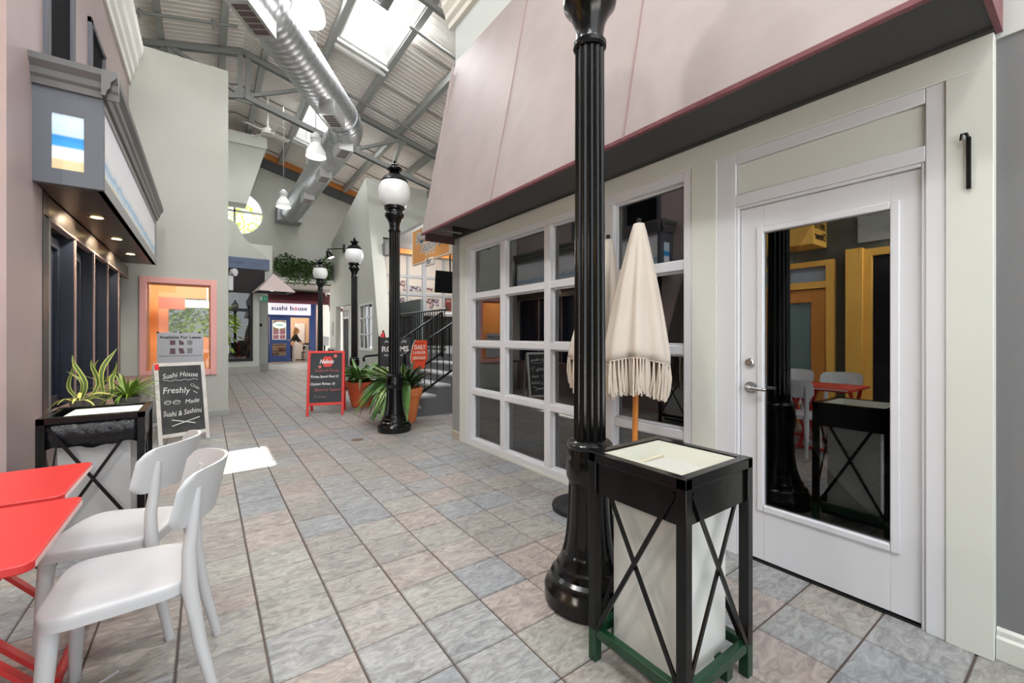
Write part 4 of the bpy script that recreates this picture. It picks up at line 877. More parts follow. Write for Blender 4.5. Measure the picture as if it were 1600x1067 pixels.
pendant((-.3, .4, 5.7), 'added white fill pendant high above the camera spot, outside the picture', 120)  # unseen pendant added as fill for the right wall
pendant((-.5, 3.0, 5.7), 'added white fill pendant high above the red tables, outside the picture', 120)  # another added pendant out of view, same fill
fn = thing('ceiling_fan', 'white ceiling fan on a thin rod behind grey wall', 'fan', (1.37, 13.4, 6.9))
wm = M('fan_white', (222, 222, 216), .4)
obj('rod', MB().tube([(0, 0, .1), (0, 0, .95)], .022, 8), wm, fn); obj('canopy', MB().lathe([(.52, .02), (.56, .09), (.66, .08), (.7, .02)], seg=16), wm, fn)
obj('motor', MB().lathe([(-.08, .05), (-.06, .15), (.04, .16), (.12, .06), (.16, .03)], seg=20), wm, fn)
for k in range(4):
    obj('blade', MB().add([(.12, -.04, .0), (.62, -.07, .02), (.62, .07, -.02), (.12, .04, -.01), (.12, -.04, .01), (.62, -.07, .03), (.62, .07, -.01), (.12, .04, .0)], [(3, 2, 1, 0), (4, 5, 6, 7), (0, 1, 5, 4), (1, 2, 6, 5), (2, 3, 7, 6), (3, 0, 4, 7)]).xf(Matrix.Rotation(k*PI/2+.5, 4, 'Z')), wm, fn)
# ---------------- lampposts ----------------
globe = M('frosted_globe', (226, 227, 226), .3, noise=(5, (212, 213, 213)), emit=.06)
def make_post(loc, lab, grp):
    t = thing('street_lamp', lab, 'lamp', loc, 0, grp)
    obj('base', MB().lathe([(0, .215), (.01, .228), (.075, .228), (.095, .215), (.105, .205), (.12, .198), (.135, .196), (.148, .178), (.16, .172), (.18, .166), (.19, .156), (.21, .148)], seg=40), black_iron, t, smooth=22)
    fl = lambda a, z: 1-(.075 if abs((a*8/(2*PI)) % 1-.5) < .27 and .245 < z < .575 else 0)
    obj('pedestal', MB().lathe([(.21, .148), (.24, .138), (.246, .137), (.28, .128), (.33, .1195), (.40, .113), (.50, .108), (.574, .106), (.58, .106), (.60, .105)], seg=96, fl=fl), black_iron, t, smooth=28)
    obj('collar', MB().lathe([(.60, .11), (.62, .118), (.70, .118), (.715, .112), (.73, .115), (.745, .11), (.76, .106), (.77, .113), (.785, .113), (.80, .098), (.805, .085)], seg=40), black_iron, t)
    fs = lambda a, z: 1-.13*abs(math.sin(8*a))**.6
    obj('shaft', MB().lathe([(.80, .082), (.82, .080), (2.0, .074), (2.78, .072)], seg=96, fl=fs), black_iron, t, smooth=50)
    obj('capital', MB().lathe([(2.77, .072), (2.78, .083), (2.80, .084), (2.81, .072), (2.84, .068), (2.90, .078), (2.95, .10), (2.985, .128), (3.01, .134), (3.03, .128), (3.045, .112), (3.07, .11), (3.085, .132), (3.11, .14), (3.13, .138)], seg=40), black_iron, t)
    obj('globe', MB().lathe([(3.125, .125), (3.15, .155), (3.20, .19), (3.27, .213), (3.34, .218), (3.40, .208), (3.45, .188), (3.48, .165)], seg=40), globe, t)
    obj('cap', MB().lathe([(3.465, .178), (3.485, .186), (3.50, .17), (3.535, .15), (3.57, .11), (3.60, .075), (3.625, .058), (3.635, .092), (3.65, .104), (3.672, .098), (3.69, .06), (3.705, .035), (3.715, .045), (3.73, .03), (3.74, .016), (3.755, .022), (3.785, .004)], seg=32), black_iron, t)
    return t
g = 'black lampposts down the corridor'
p1 = make_post((1.58, 1.53, 0), 'nearest black fluted lamppost beside the black planter stand', g)
dup(p1, (2.14, 5.81, 0), .2, 'second black lamppost standing beside terracotta pot with white globe', g)
dup(p1, (2.99, 10.9, 0), .4, 'third lamppost behind the red framed chalkboard', g)
dup(p1, (2.93, 14.5, 0), .1, 'farthest lamppost with globe under the ivy', g)
# ---------------- planter stands ----------------
def stand(loc, lab, sx, sy, bag, greenlow):
    t = thing('planter_stand', lab, 'planter', loc); H = .85; w = .038; x, y = sx/2, sy/2
    low = green_metal if greenlow else black_metal
    for a in (-1, 1):
        for b in (-1, 1):
            cx_, cy_ = a*(x-w/2), b*(y-w/2)
            l = obj('leg', B(cx_-w/2, cx_+w/2, cy_-w/2, cy_+w/2, .13 if greenlow else 0, H), black_metal, t, bev=.003)
            if greenlow: obj('foot', B(cx_-w/2, cx_+w/2, cy_-w/2, cy_+w/2, 0, .13), low, l, bev=.003)
    for b in (-1, 1):
        obj('top_rail', B(-x, x, b*(y-w/2)-w/2, b*(y-w/2)+w/2, H-w, H+.001), black_metal, t, bev=.003)
        obj('top_rail', B(b*(x-w/2)-w/2, b*(x-w/2)+w/2, -y, y, H-w-.001, H), black_metal, t, bev=.003)
        obj('bottom_rail', B(-x+w, x-w, b*(y-w/2)-.015, b*(y-w/2)+.015, .10, .14), low, t, bev=.003)
        obj('bottom_rail', B(b*(x-w/2)-.015, b*(x-w/2)+.015, -y+w, y-w, .10, .14), low, t, bev=.003)
    ap = M('bin_bag_black', (22, 22, 27), .22, bump=(22, .9)) if bag else black_metal
    m = MB()
    for (q0, q1) in (((-x+w, -y+.012), (x-w, -y+.012)), ((x-.012, -y+w), (x-.012, y-w)), ((x-w, y-.012), (-x+w, y-.012)), ((-x+.012, y-w), (-x+.012, -y+w))):
        n_ = 14; vs = []
        for i in range(n_+1):
            f = i/n_; px, py = q0[0]+(q1[0]-q0[0])*f, q0[1]+(q1[1]-q0[1])*f
            zb_ = .685+(.008*math.sin(f*9)+.006*math.sin(f*23)-.02 if bag else 0)
            vs += [(px, py, zb_), (px, py, (zb_+.83)/2), (px, py, .83)]
        m.add(vs, [(3*i+j, 3*i+3+j, 3*i+4+j, 3*i+1+j) for i in range(n_) for j in (0, 1)])
    o = obj('apron', m, ap, t, smooth=35 if bag else 0); sd = o.modifiers.new('thick', 'SOLIDIFY'); sd.thickness = .006
    ix, iy = x-.075, y-.07
    pm_ = M('liner_white', (218, 219, 214), .5, noise=(2, (208, 208, 204))) if not bag else M('liner_grey', (176, 177, 178), .5)
    for q in ((-ix, ix, -iy, -iy+.01), (-ix, ix, iy-.01, iy), (-ix, -ix+.01, -iy+.01, iy-.01), (ix-.01, ix, -iy+.01, iy-.01)): obj('liner_panel', B(*q, .09, .80), pm_, t)
    obj('base_plate', B(-ix, ix, -iy, iy, .075, .09), pm_, t)
    for s_x in (-1, 1): obj('base_bearer', B(s_x*ix*.6-.02, s_x*ix*.6+.02, -y+.02, y-.02, .03, .10), low, t)
    bw = .017
    for b in (-1, 1):
        yy = b*(y-.006)
        for a in (-1, 1):
            obj('brace', MB().bar((a*(x-w-.01), yy-b*.006*(a+1), H-.06), (-a*(x-w), yy-b*.006*(a+1), .13), bw, .008, (0, 1, 0)), black_metal, t)
            obj('brace', MB().bar((b*(x-.006)-b*.006*(a+1), a*(y-w-.01), H-.06), (b*(x-.006)-b*.006*(a+1), -a*(y-w), .13), bw, .008, (1, 0, 0)), black_metal, t)
    return t, ix, iy
t, ix, iy = stand((1.508, 1.027, 0), 'black metal planter stand with white liner, right of near lamppost', .455, .44, False, True)
# sloping cream tray in the near stand
tx, ty = ix+.03, iy+.028; bx_, by_ = ix-.035, iy-.03
m = MB(); o_ = [(-tx, -ty, .845), (tx, -ty, .845), (tx, ty, .845), (-tx, ty, .845)]; i_ = [(-bx_, -by_, .795), (bx_, -by_, .795), (bx_, by_, .795), (-bx_, by_, .795)]
l_ = [(-tx+.018, -ty+.018, .848), (tx-.018, -ty+.018, .848), (tx-.018, ty-.018, .848), (-tx+.018, ty-.018, .848)]; u_ = [(a, b, .79) for a, b, _ in o_]
m.add(u_+o_+l_+i_, [(k+4*r, (k+1) % 4+4*r, (k+1) % 4+4*r+4, k+4*r+4) for r in range(3) for k in range(4)]+[(12, 13, 14, 15)])
obj('tray', m, cream, t, smooth=20); obj('tray_plate', B(-bx_+.02, bx_-.01, -by_, by_-.03, .795, .800), M('plate_white', (196, 196, 190), .5), t); obj('tray_lip', B(-bx_+.01, bx_-.01, by_-.028, by_-.014, .797, .812), M('lip_beige', (206, 198, 176), .5), t, bev=.004)
t, ix, iy = stand((-.553, 3.79, 0), 'black planter stand covered with a bin bag at left wall', .475, .49, True, False)
obj('lid_board', B(-ix+.02, ix+.04, -iy-.01, iy-.04, .80, .845), M('lid_white', (228, 229, 222), .5), t, bev=.004)
# ---------------- parasols ----------------
canvas = M('cream_canvas', (216, 206, 195), .85, noise=(3, (209, 197, 184)), bump=(90, .15))
fringe_m = M('cream_fringe', (212, 199, 185), .9)
def parasol(loc, lean, lab, seed, grp):
    random.seed(seed)
    t = thing('parasol', lab, 'umbrella', loc, 0, grp); L = Vector(lean)
    ax = lambda z: L*(z-.05)
    obj('base', MB().lathe([(0, .225), (.02, .23), (.035, .225), (.05, .19), (.055, .05), (.075, .04), (.18, .035), (.19, .03)], seg=36), M('cast_black_base', (26, 26, 28), .5, bump=(26, .9)), t)
    obj('pole', MB().tube([tuple(ax(.05)+Vector((0, 0, .05))), tuple(ax(2.06)+Vector((0, 0, 2.06)))], .019, 12), M('varnished_pole', (222, 142, 62), .35, noise=(4, (206, 124, 48))), t)
    n_, seg = 16, 64; vs = []
    ph_ = [random.uniform(0, 6) for _ in range(3)]
    for i in range(n_+1):
        f = i/n_; z = 2.055-(2.055-1.16)*f; R_ = .032+.168*f**.85
        if f > .93: R_ *= 1-.04*(f-.93)/.07
        for k in range(seg):
            a = 2*PI*k/seg
            w_ = 1+min(1, f*2.5)*(.13*math.cos(8*a+.5*math.sin(3*f+ph_[0]))+.05*math.sin(3*a+ph_[1])+.04*math.sin(17*a+ph_[2]))
            vs.append(ax(z)+Vector((R_*w_*math.cos(a), R_*w_*math.sin(a), z+.03*f*math.sin(2*a+ph_[2]))))
    m = MB(); m.add(vs, [(i*seg+k, i*seg+(k+1) % seg, (i+1)*seg+(k+1) % seg, (i+1)*seg+k) for i in range(n_) for k in range(seg)]+[tuple(range(seg-1, -1, -1))])
    o = obj('canopy', m, canvas, t, smooth=80); sd = o.modifiers.new('thick', 'SOLIDIFY'); sd.thickness = .004
    obj('hem', MB().tube([vs[n_*seg+k % seg]*1 for k in range(seg+1)], .005, 6), fringe_m, t)
    fm = MB()
    for k in range(520):
        p = Vector(vs[n_*seg+(k*seg//520) % seg]); c = ax(1.16); q = Vector((p.x-c.x, p.y-c.y, 0)); sc = random.uniform(.93, 1.03)
        ln = random.uniform(.17, .24); off = Vector((random.uniform(-.008, .008), random.uniform(-.008, .008), 0))
        fm.tube([p, c+q*sc+off*.6+Vector((0, 0, p.z-ln*.5)), c+q*sc*.93+off*1.5+Vector((0, 0, p.z-ln))], [.006, .0065, .007], 4)
    obj('fringe', fm, fringe_m, t, kind='stuff')
    obj('finial', MB().lathe([(2.045, .03), (2.06, .032), (2.066, .016), (2.08, .014), (2.09, .018), (2.097, .006)], tuple(ax(2.06)), 16), black, t)
    return t
gp = 'closed fringed parasols'
parasol((2.335, 1.86, 0), (-.015, -.035, 0), 'nearer closed cream parasol with fringe by right window', 2, gp)
parasol((2.35, 2.36, 0), (.07, -.07, 0), 'second closed cream parasol mostly hidden behind near lamppost', 5, gp)
# ---------------- sandwich boards ----------------
def aboard(name, lab, loc, rz, w, h, mat, brd, dep, leg):
    t = thing(name, lab, 'sign', loc, rz); x = w/2; y0 = -dep
    P = lambda u, z: Vector((u, y0+(dep-.025)*z/h, z)); N_ = Vector((0, -h, dep-.025)).normalized(); fw = .042
    for a in (-1, 1):
        obj('leg', MB().bar(P(a*(x-fw/2), 0), P(a*(x-fw/2), h), fw, .022, N_), mat, t, bev=.002)
        obj('leg', MB().bar((a*(x-fw/2), -y0, 0), (a*(x-fw/2), .025, h-.02), fw, .02, (0, 1, .3)), mat, t, bev=.002)
    obj('rail', MB().bar(P(-x+fw, h-fw/2), P(x-fw, h-fw/2), .021, fw, Vector((0, dep, h))), mat, t, bev=.002)
    obj('rail', MB().bar(P(-x+fw, leg+fw/2), P(x-fw, leg+fw/2), .021, fw, Vector((0, dep, h))), mat, t, bev=.002)
    obj('rail', MB().bar((-x+fw, -y0-.05, .2), (x-fw, -y0-.05, .2), .02, .035), mat, t)
    a, b = P(-x+fw, leg+fw), P(x-fw, h-fw); c = N_*.004
    obj('chalkboard', MB().add([P(-x+fw, leg+fw)+c, P(x-fw, leg+fw)+c, P(x-fw, h-fw)+c, P(-x+fw, h-fw)+c]+[q-N_*.012 for q in (P(-x+fw, leg+fw), P(x-fw, leg+fw), P(x-fw, h-fw), P(-x+fw, h-fw))], [(0, 1, 2, 3), (7, 6, 5, 4), (0, 4, 5, 1), (1, 5, 6, 2), (2, 6, 7, 3), (3, 7, 4, 0)]), brd, t, smooth=0)
    U = Vector((0, dep-.025, h)).normalized()
    return t, P, N_, U
rb = M('red_board_frame', (222, 40, 32), .4)
t, P, N_, U = aboard('sandwich_board', 'red framed chalkboard sandwich board standing before the potted plants', (1.69, 7.84, 0), -.306, .58, 1.07, rb, board, .28, .17)
tx_ = lambda s, size, u, z, w, **k: MB().text(s, size, P(u, z)+N_*.0065, (1, 0, 0), U, width=w, shear=.15, jit=.06, **k)
obj('badge', MB().add([P(.02+.10*math.cos(PI/3*k), .885+.10*math.sin(PI/3*k))+N_*.006 for k in range(6)], [tuple(range(6))]), rb, t, smooth=0)
obj('badge_script', MB().text('Nelson', .1, P(.005, .89)+N_*.008, (1, 0, 0), U, width=.22, bold=.03, shear=.3), chalk, t)
obj('doodle', MB().add([P(-.10+.025*math.cos(PI/5*k), .80+.025*math.sin(PI/5*k))+N_*.006 for k in range(10)], [tuple(range(10))]).add([P(.14+.03*math.cos(PI/5*k), .98+.03*math.sin(PI/5*k))+N_*.0065 for k in range(10)], [tuple(range(10))]), M('pink_chalk', (226, 120, 120), .9), t, smooth=0)
rc = M('red_chalk', (206, 110, 110), .9)
obj('chalk_lettering', tx_('Drinks on Corner', .06, .02, .74, .38), rc, t); obj('chalk_lettering', tx_('Korean Ramen Bowl 19', .06, -.02, .64, .43, bold=.02), chalk, t)
obj('chalk_lettering', tx_('Chicken Ramen 18', .06, -.05, .52, .38, bold=.02), chalk, t); obj('chalk_lettering', tx_('Dine in or Takeout', .06, .03, .42, .40), rc, t); obj('chalk_lettering', tx_('To Order', .055, -.08, .31, .2), M('dim_chalk', (150, 120, 124), .9), t)
wf_ = M('whitewashed_wood', (226, 224, 220), .6, noise=(8, (206, 200, 194)))
t, P, N_, U = aboard('sandwich_board', 'white framed Sushi House chalkboard standing by the pink window', (-.285, 6.93, 0), .32, .53, .985, wf_, M('dark_slate', (50, 51, 52), .75, noise=(5, (74, 75, 76))), .22, .08)
tx_ = lambda s, size, u, z, w, **k: MB().text(s, size, P(u, z)+N_*.0065, (1, 0, 0), U, width=w, shear=.18, jit=.10, **k)
obj('chalk_lettering', tx_('Sushi House', .09, -.0, .83, .37), chalk, t); obj('chalk_lettering', tx_('Freshly', .11, -.05, .625, .28), chalk, t); obj('chalk_lettering', tx_('Made', .075, .105, .50, .15), chalk, t)
obj('chalk_lettering', tx_('Sushi & Sashimi', .09, -.0, .365, .40), chalk, t)
dm = MB(); q = lambda u, z: P(u, z)+N_*.006
dm.tube([q(-.18+.02*k, .765+.008*math.sin(k*1.3)) for k in range(19)], .0028, 4)
dm.tube([q(-.12, .285), q(.12, .215)], .006, 5).tube([q(-.12, .21), q(.17, .285)], .006, 5)
for u, z, w_ in ((.12, .69, .4), (.165, .655, 1.0), (.145, .60, 1.5)): dm.tube([q(u+.022*math.cos(a*.7+w_), z+.018*math.sin(a*.7)) for a in range(10)], .0025, 4)
for u, z, r_ in ((-.15, .50, .034), (-.06, .495, .038)): dm.tube([q(u+r_*math.cos(a*.63), z+.024*math.sin(a*.63)) for a in range(11)], .003, 4).tube([q(u-r_, z), q(u+r_, z+.01)], .003, 4)
obj('chalk_drawing', dm, chalk, t)
obj('sticker', MB().add([P(-.26, .90)+N_*.013, P(-.215, .90)+N_*.013, P(-.215, .975)+N_*.013, P(-.26, .975)+N_*.013], [(0, 1, 2, 3)]), rb, t, smooth=0)
# ---------------- chairs and tables ----------------
def chair(loc, rz, lab, grp):
    t = thing('cafe_chair', lab, 'chair', loc, rz, grp)
    # local +x is the front
    ol = []
    for k in range(40):
        a = 2*PI*k/40; c, s2 = math.cos(a), math.sin(a); e = .42
        px = .205*abs(c)**e*(1 if c > 0 else -1); py = .215*abs(s2)**e*(1 if s2 > 0 else -1)
        ol.append((px, py*(1+.10*px/.2)))
    rings = [(1, .405), (1.0, .425), (1.0, .440), (.985, .448), (.95, .451), (.80, .447), (.5, .444), (.2, .443)]
    vs = [(x*s_k, y*s_k, z) for s_k, z in rings for x, y in ol]; n_ = 40
    m = MB().add(vs, [(r*n_+k, r*n_+(k+1) % n_, (r+1)*n_+(k+1) % n_, (r+1)*n_+k) for r in range(len(rings)-1) for k in range(n_)]+[tuple((len(rings)-1)*n_+k for k in range(n_)), tuple(range(n_-1, -1, -1))])
    obj('seat', m, white_pl, t, smooth=60)
    for s_ in (-1, 1):
        obj('leg', MB().tube([(.182, s_*.195, 0), (.174, s_*.185, .2), (.160, s_*.174, .43)], [.018, .0225, .028], 14), white_pl, t, smooth=60)
        obj('leg', MB().tube([(-.27, s_*.205, 0), (-.222, s_*.192, .22), (-.192, s_*.182, .42), (-.190, s_*.18, .55), (-.205, s_*.178, .68), (-.216, s_*.177, .775)], [.0165, .021, .025, .022, .018, .012], 14), white_pl, t, smooth=60)
    vs = []; nu, nv = 28, 8
    for side in (0, 1):
        for i in range(nu+1):
            u = -1+2*i/nu; hh = .098*(1-abs(u)**18)**.5 if abs(u) < 1 else 0.004
            hh = max(hh, .055)
            for j in range(nv+1):
                v = -1+2*j/nv; z = .735+v*hh+.012*(1-u*u)
                x = -.285+.125*u*u-(z-.735)*.22-(.013 if side else 0)
                vs.append((x+.012, u*.235, z))
    q_ = (nu+1)*(nv+1); I = lambda s_, i, j: s_*q_+i*(nv+1)+j; fs = []
    for i in range(nu):
        for j in range(nv): fs += [(I(0, i, j), I(0, i, j+1), I(0, i+1, j+1), I(0, i+1, j)), (I(1, i, j), I(1, i+1, j), I(1, i+1, j+1), I(1, i, j+1))]
        fs += [(I(0, i, 0), I(0, i+1, 0), I(1, i+1, 0), I(1, i, 0)), (I(0, i, nv), I(1, i, nv), I(1, i+1, nv), I(0, i+1, nv))]
    for j in range(nv): fs += [(I(0, 0, j), I(1, 0, j), I(1, 0, j+1), I(0, 0, j+1)), (I(0, nu, j), I(0, nu, j+1), I(1, nu, j+1), I(1, nu, j))]
    obj('backrest', MB().add(vs, fs), white_pl, t, smooth=60)
    return t
gc = 'white plastic cafe chairs'
c1 = chair((-.235, 2.11, 0), PI-.03, 'nearest white plastic chair at the near red table', gc)
dup(c1, (-.325, 2.66, 0), PI-.30, 'white plastic chair behind the nearest one at red table', gc)
dup(c1, (-1.32, 2.05, 0), .05, 'white plastic chair across the near red table, seen only in the door glass', gc)
dup(c1, (-1.45, 2.62, 0), -.1, 'white plastic chair across the far red table, seen only in the door glass', gc)
def table(loc, sx, sy, lab, grp, rz=0):
    t = thing('folding_table', lab, 'table', loc, rz, grp); x, y = sx/2, sy/2
    r = .03; ol = []
    for cx_, cy_, a0 in ((x-r, y-r, 0), (-x+r, y-r, PI/2), (-x+r, -y+r, PI), (x-r, -y+r, 1.5*PI)): ol += [(cx_+r*math.cos(a0+k*PI/8), cy_+r*math.sin(a0+k*PI/8)) for k in range(5)]
    obj('top', MB().prism(ol, 'z', .715, .74), red, t, bev=.004)
    obj('edge_strip', B(x-.002, x+.001, -y+r, y-r, .717, .732), M('worn_edge', (228, 190, 188), .4), t)
    for s_ in (-1, 1):
        yy = s_*(y-.04)
        obj('leg', MB().bar((x-.10, yy, .70), (-x+.06, yy, .02), .014, .035, (0, 1, 0)), red, t)
        obj('leg', MB().bar((-x+.10, yy-.03*s_, .70), (x-.02, yy-.03*s_, .03), .014, .035, (0, 1, 0)), red, t)
    for s_ in (-1, 1):
        obj('foot_bar', MB().tube([(s_*(x-.03), -y+.0, .012), (s_*(x-.03), -y+.08, .03), (s_*(x-.03), y-.08, .03), (s_*(x-.03), y+.0, .012)], .017, 8), red, t)
        obj('brace', MB().tube([(s_*.10, -y+.13, .32+.06*s_), (s_*.10, y-.13, .32+.06*s_)], .009, 8), red, t)
        obj('top_bar', MB().bar((s_*(x-.1), -y+.06, .70), (s_*(x-.1), y-.06, .70), .03, .02), red, t)
    return t
table((-.695, 1.90, 0), .66, .575, 'nearer red folding cafe table in the left corner', 'red folding tables')
table((-.755, 2.495, 0), .655, .525, 'second red folding cafe table behind the nearer one', 'red folding tables')
cbl = thing('cable', 'thin white cable end lying on tiles beside red table', 'cable', (-.36, 2.2, .005))
obj('lead', MB().tube([(-.09, -.16, .005), (-.02, -.06, .007), (.03, .02, .006), (.08, .06, .005)], .005, 8), white_pl, cbl)
# ---------------- plants ----------------
def leaf_mesh(L, w, droop, name='leaf', rise=1.0, n=7, twist=0):
    vs = []; fs = []
    for i in range(n+1):
        f = i/n; x = L*math.sin(f*PI/2*min(1, rise+.2))*.0+L*f*math.cos((1-f)*rise*.9); z = L*(rise*f-droop*f*f)
        ww = w*(math.sin(PI*min(.98, .12+.88*f))**.7)*.5
        a = twist*f
        vs += [(x, -ww*math.cos(a), z+.25*ww-ww*math.sin(a)), (x, 0, z), (x, ww*math.cos(a), z+.25*ww+ww*math.sin(a))]
    for i in range(n):
        b = 3*i; fs += [(b, b+3, b+4, b+1), (b+1, b+4, b+5, b+2)]
    me = bpy.data.meshes.new(name); me.from_pydata(vs, [], fs); me.shade_smooth(); return me
def stripe_leaf(name, c1, c2):
    return ramp_mat(name, 1, [(0, c2), (.22, c2), (.32, c1), (.68, c1), (.78, c2), (1, c2)], .4, 14, .5)
def clump(t, meshes, n, seed, r0=.03, z0=0, tilt=.3, sc=(.8, 1.15), az=None, cx_=0, cy_=0):
    random.seed(seed)
    for k in range(n):
        o = bpy.data.objects.new('leaf', random.choice(meshes)); COL.objects.link(o); o.parent = t
        a = (2*PI*k*.382+random.uniform(-.3, .3)) if az is None else random.uniform(*az)
        o.location = (cx_+r0*math.cos(a)*random.random(), cy_+r0*math.sin(a)*random.random(), z0)
        o.rotation_euler = (random.uniform(-.3, .3), random.uniform(-tilt, tilt), a); s_ = random.uniform(*sc); o.scale = (s_, s_, s_)
def pot(loc, lab, r, h, mat):
    t = thing('terracotta_pot', lab, 'pot', loc)
    obj('body', MB().lathe([(0, r*.62), (.01, r*.66), (h*.78, r*.93), (h*.78, r*1.0), (h*.97, r*1.03), (h, r*1.0), (h, r*.90), (h*.9, r*.86)], seg=40, cap=False), mat, t, smooth=30)
    obj('ridge', MB().lathe([(h*.45, r*.80), (h*.46, r*.825), (h*.5, r*.83), (h*.51, r*.815)], seg=40, cap=False), mat, t)
    obj('soil', MB().lathe([(h*.88, r*.86), (h*.9, .01)], seg=24), soil, t); return t
var = stripe_leaf('variegated_leaf', (58, 100, 44), (176, 196, 120))
pot((2.40, 8.24, 0), 'dark orange terracotta pot beside the red chalkboard', .285, .47, M('terracotta_red', (228, 104, 60), .65, noise=(5, (214, 94, 54))))
t = thing('potted_plant', 'spiky green plant growing in the dark orange pot', 'plant', (2.40, 8.24, .40))
lm = [leaf_mesh(.66, .06, .75, rise=1.15), leaf_mesh(.76, .065, 1.05, rise=1.35), leaf_mesh(.55, .055, .5, rise=1.1)]
for me in lm: me.materials.append(leaf_g)
lv = [leaf_mesh(.6, .05, .9, rise=1.15), leaf_mesh(.52, .05, .6, rise=1.1)]
for me in lv: me.materials.append(var)
clump(t, lm, 62, 3, .10, .0, .25); clump(t, lv, 44, 4, .10, .0, .3)
pot((2.47, 6.36, 0), 'bright orange terracotta pot right behind the second lamppost', .30, .53, terracotta)
t = thing('potted_plant', 'long leaved drooping plant in the bright orange pot', 'plant', (2.47, 6.36, .47))
lw = [leaf_mesh(.55, .10, 1.35, rise=1.15), leaf_mesh(.62, .10, 1.75, rise=1.25), leaf_mesh(.42, .09, .9, rise=1.0)]
for me in lw: me.materials.append(leaf_g)
lw2 = [leaf_mesh(.58, .09, 1.5, rise=1.15), leaf_mesh(.5, .075, .5, rise=1.2)]
for me in lw2: me.materials.append(var)
clump(t, lw, 54, 5, .1, 0, .25, az=(2.0, 4.6)); clump(t, lw2, 44, 6, .1, 0, .25, az=(2.2, 4.4))
ld = [leaf_mesh(.26, .07, .5, rise=1.3), leaf_mesh(.32, .07, .45, rise=1.4)]
for me in ld: me.materials.append(leaf_d)
clump(t, ld, 70, 8, .14, 0, .5)
obj('stem', MB().tube([(0, 0, -.05), (-.03, .02, .25)], [.03, .015], 8), M('stem_green', (88, 110, 60), .6), t)
# plants on the left ledge
sn = stripe_leaf('snake_leaf', (84, 112, 70), (206, 206, 120))
def pot_small(t, r, h, mat): obj('pot', MB().lathe([(0, r*.75), (h, r), (h, r*.85), (h*.85, r*.8)], seg=24), mat, t)
t = thing('snake_plant', 'upright yellow edged snake plant on the left ledge', 'plant', (-.72, 4.52, .745))
pot_small(t, .10, .12, M('grey_pot', (96, 92, 88), .6))
for k, (L, a, dx_, dy_, tl) in enumerate(((.34, .4, -.05, .0, -.05), (.30, 1.8, .02, .04, .10), (.40, 2.6, .05, -.02, .22), (.28, 3.9, -.07, .03, -.22), (.30, 5.0, .04, .05, .30), (.24, .9, -.02, -.05, -.35), (.30, 5.6, .0, .0, .12), (.22, 3.2, .07, .0, .5))):
    me = bpy.data.meshes.new('leaf'); n_ = 8; vs = []
    for i in range(n_+1):
        f = i/n_; w_ = .034*(.65+.35*math.sin(PI*f*.9))*(1 if f < .75 else (1-f)/.25*.95+.05); tw = a+.5*f
        vs += [(s_*w_/2*math.cos(tw)+.03*math.sin(f*5+k), s_*w_/2*math.sin(tw), f*L) for s_ in (-1, -.55, .55, 1)]
    me.from_pydata(vs, [], [(4*i+j, 4*i+j+1, 4*i+j+5, 4*i+j+4) for i in range(n_) for j in range(3)]); me.shade_smooth()
    me.materials.append(M('snake_green', (104, 130, 74), .4, noise=(16, (76, 104, 60)))); me.materials.append(M('snake_yellow_green', (206, 204, 104), .4))
    for p_ in me.polygons: p_.material_index = 0 if p_.index % 3 == 1 else 1
    o = bpy.data.objects.new('leaf', me); COL.objects.link(o); o.parent = t; o.location = (dx_, dy_, .10); o.rotation_euler = (0, tl, 0)
t = thing('spider_plant', 'bushy bright green spider plant on the left ledge', 'plant', (-.52, 4.62, .745))
pot_small(t, .09, .09, MATS['grey_pot'])
ls_ = [leaf_mesh(.26, .018, .65, rise=1.0), leaf_mesh(.22, .016, .35, rise=1.1), leaf_mesh(.2, .016, .9, rise=1.0)]
for me in ls_: me.materials.append(leaf_y)
clump(t, ls_, 90, 12, .04, .08, .35)
t = thing('trailing_plant', 'small variegated trailing plant at the planter stand back', 'plant', (-.72, 4.15, .83))
pot_small(t, .05, .05, MATS['grey_pot'])
lt = [leaf_mesh(.16, .02, .9, rise=.8)]
for me in lt: me.materials.append(MATS['snake_yellow_green'])
clump(t, lt, 10, 15, .03, .04, .3)
# ---------------- the person in the sushi doorway ----------------
def skin(name, vs, es, rs, mat, parent, lev=2):
    me = bpy.data.meshes.new(name); me.from_pydata(vs, es, []); o = bpy.data.objects.new(name, me); COL.objects.link(o)
    sk = o.modifiers.new('skin', 'SKIN'); o.modifiers.new('sub', 'SUBSURF').levels = lev
    for v, r in zip(me.skin_vertices[0].data, rs): v.radius = (r, r) if not isinstance(r, tuple) else r
    me.skin_vertices[0].data[0].use_root = True
    bpy.context.view_layer.update(); dg = bpy.context.evaluated_depsgraph_get()
    m2 = bpy.data.meshes.new_from_object(o.evaluated_get(dg)); bpy.data.objects.remove(o); m2.shade_smooth(); m2.materials.clear(); m2.materials.append(mat)
    o = bpy.data.objects.new(name, m2); COL.objects.link(o)
    if parent: o.parent = parent
    return o
pp = thing('person', 'fair haired person in black top and trousers leaning over the small table', 'person', (3.72, 25.35, 0), .0)
skin_m = M('skin', (222, 176, 150), .5)
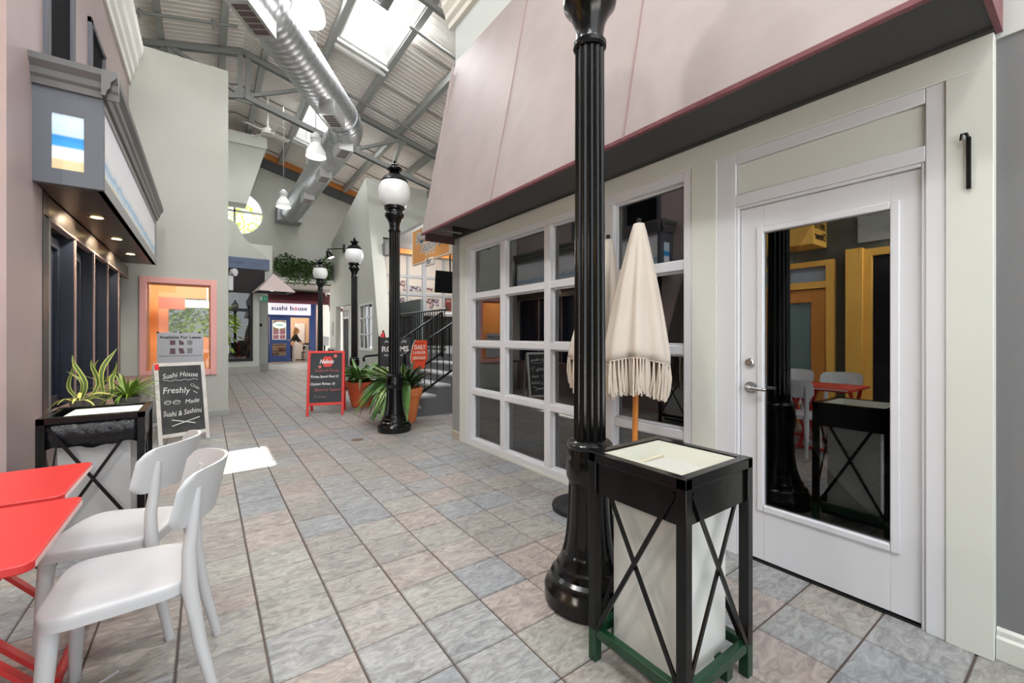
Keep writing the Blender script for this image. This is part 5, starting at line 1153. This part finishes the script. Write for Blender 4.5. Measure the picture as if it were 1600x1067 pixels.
#  pelvis, waist, chest, neck, head ; leaning toward +x
J = [(0, 0, .92), (.05, 0, 1.10), (.16, 0, 1.30), (.22, 0, 1.42), (.26, 0, 1.50), (.29, 0, 1.60), (.30, 0, 1.68),
     (.17, -.17, 1.36), (.30, -.22, 1.12), (.46, -.20, .97), (.53, -.18, .92),
     (.17, .17, 1.36), (.26, .24, 1.10), (.42, .20, .95), (.49, .18, .90),
     (-.01, -.09, .86), (.02, -.10, .48), (-.03, -.10, .08), (.10, -.10, .03),
     (-.02, .09, .86), (-.04, .11, .48), (-.10, .11, .08), (.03, .11, .03)]
E_ = [(0, 1), (1, 2), (2, 3), (3, 4), (4, 5), (5, 6), (2, 7), (7, 8), (8, 9), (9, 10), (2, 11), (11, 12), (12, 13), (13, 14), (0, 15), (15, 16), (16, 17), (17, 18), (0, 19), (19, 20), (20, 21), (21, 22)]
Rr = [.14, .11, .13, .06, .07, .10, .075, .06, .045, .034, .03, .06, .045, .034, .03, .09, .06, .04, .035, .09, .06, .04, .035]
body = skin('body', J, E_, Rr, skin_m, pp)
hand = MB()
for bx_, by_, bz in ((.53, -.18, .92), (.49, .18, .90)):
    for k in range(4): hand.tube([(bx_, by_-.025+.017*k, bz), (bx_+.05, by_-.03+.02*k, bz-.03), (bx_+.075, by_-.03+.02*k, bz-.07+.006*abs(k-1.5))], [.012, .009, .007], 6)
    hand.tube([(bx_-.01, by_-.03, bz), (bx_+.02, by_-.06, bz-.03), (bx_+.045, by_-.06, bz-.05)], [.012, .010, .008], 6)
obj('fingers', hand, skin_m, body)
skin('top', [J[i] for i in (0, 1, 2)]+[(.20, 0, 1.385), J[7], J[8], (.42, -.205, 1.01), J[11], J[12], (.38, .21, .99)], [(0, 1), (1, 2), (2, 3), (2, 4), (4, 5), (5, 6), (2, 7), (7, 8), (8, 9)], [.155, .125, .145, .075, .07, .055, .045, .07, .055, .045], M('black_top', (24, 24, 30), .7), pp)
skin('trousers', [(0, 0, .96), J[0], J[15], J[16], J[17], J[19], J[20], J[21]], [(0, 1), (1, 2), (2, 3), (3, 4), (1, 5), (5, 6), (6, 7)], [.145, .155, .105, .075, .055, .105, .075, .055], M('dark_trousers', (34, 34, 44), .7), pp)
sho = MB()
for x, y in ((.02, -.10), (-.05, .11)): sho.tube([(x-.06, y, .035), (x+.04, y, .035), (x+.13, y, .025)], [.04, .042, .025], 12)
obj('shoes', sho, black, pp)
hair = M('fair_hair', (186, 140, 84), .6, noise=(20, (150, 104, 58)))
obj('hair', MB().tube([(.24, 0, 1.70), (.25, 0, 1.75), (.21, 0, 1.66), (.17, 0, 1.55), (.14, 0, 1.42), (.13, 0, 1.30)], [.06, .10, .125, .10, .08, .03], 16), hair, pp, smooth=80)
fc = MB().tube([(.395, 0, 1.605), (.418, 0, 1.59), (.40, 0, 1.58)], [.012, .014, .012], 8)
obj('nose', fc, skin_m, body)
obj('eyes', MB().tube([(.375, -.035, 1.625), (.385, -.035, 1.625)], .011, 8).tube([(.375, .035, 1.625), (.385, .035, 1.625)], .011, 8), black, body); obj('mouth', MB().tube([(.37, -.025, 1.55), (.385, 0, 1.547), (.37, .025, 1.55)], .007, 6), M('lips', (180, 96, 92), .5), body)
obj('ears', MB().tube([(.28, -.098, 1.60), (.28, -.108, 1.60)], .024, 8).tube([(.28, .098, 1.60), (.28, .108, 1.60)], .024, 8), skin_m, body)
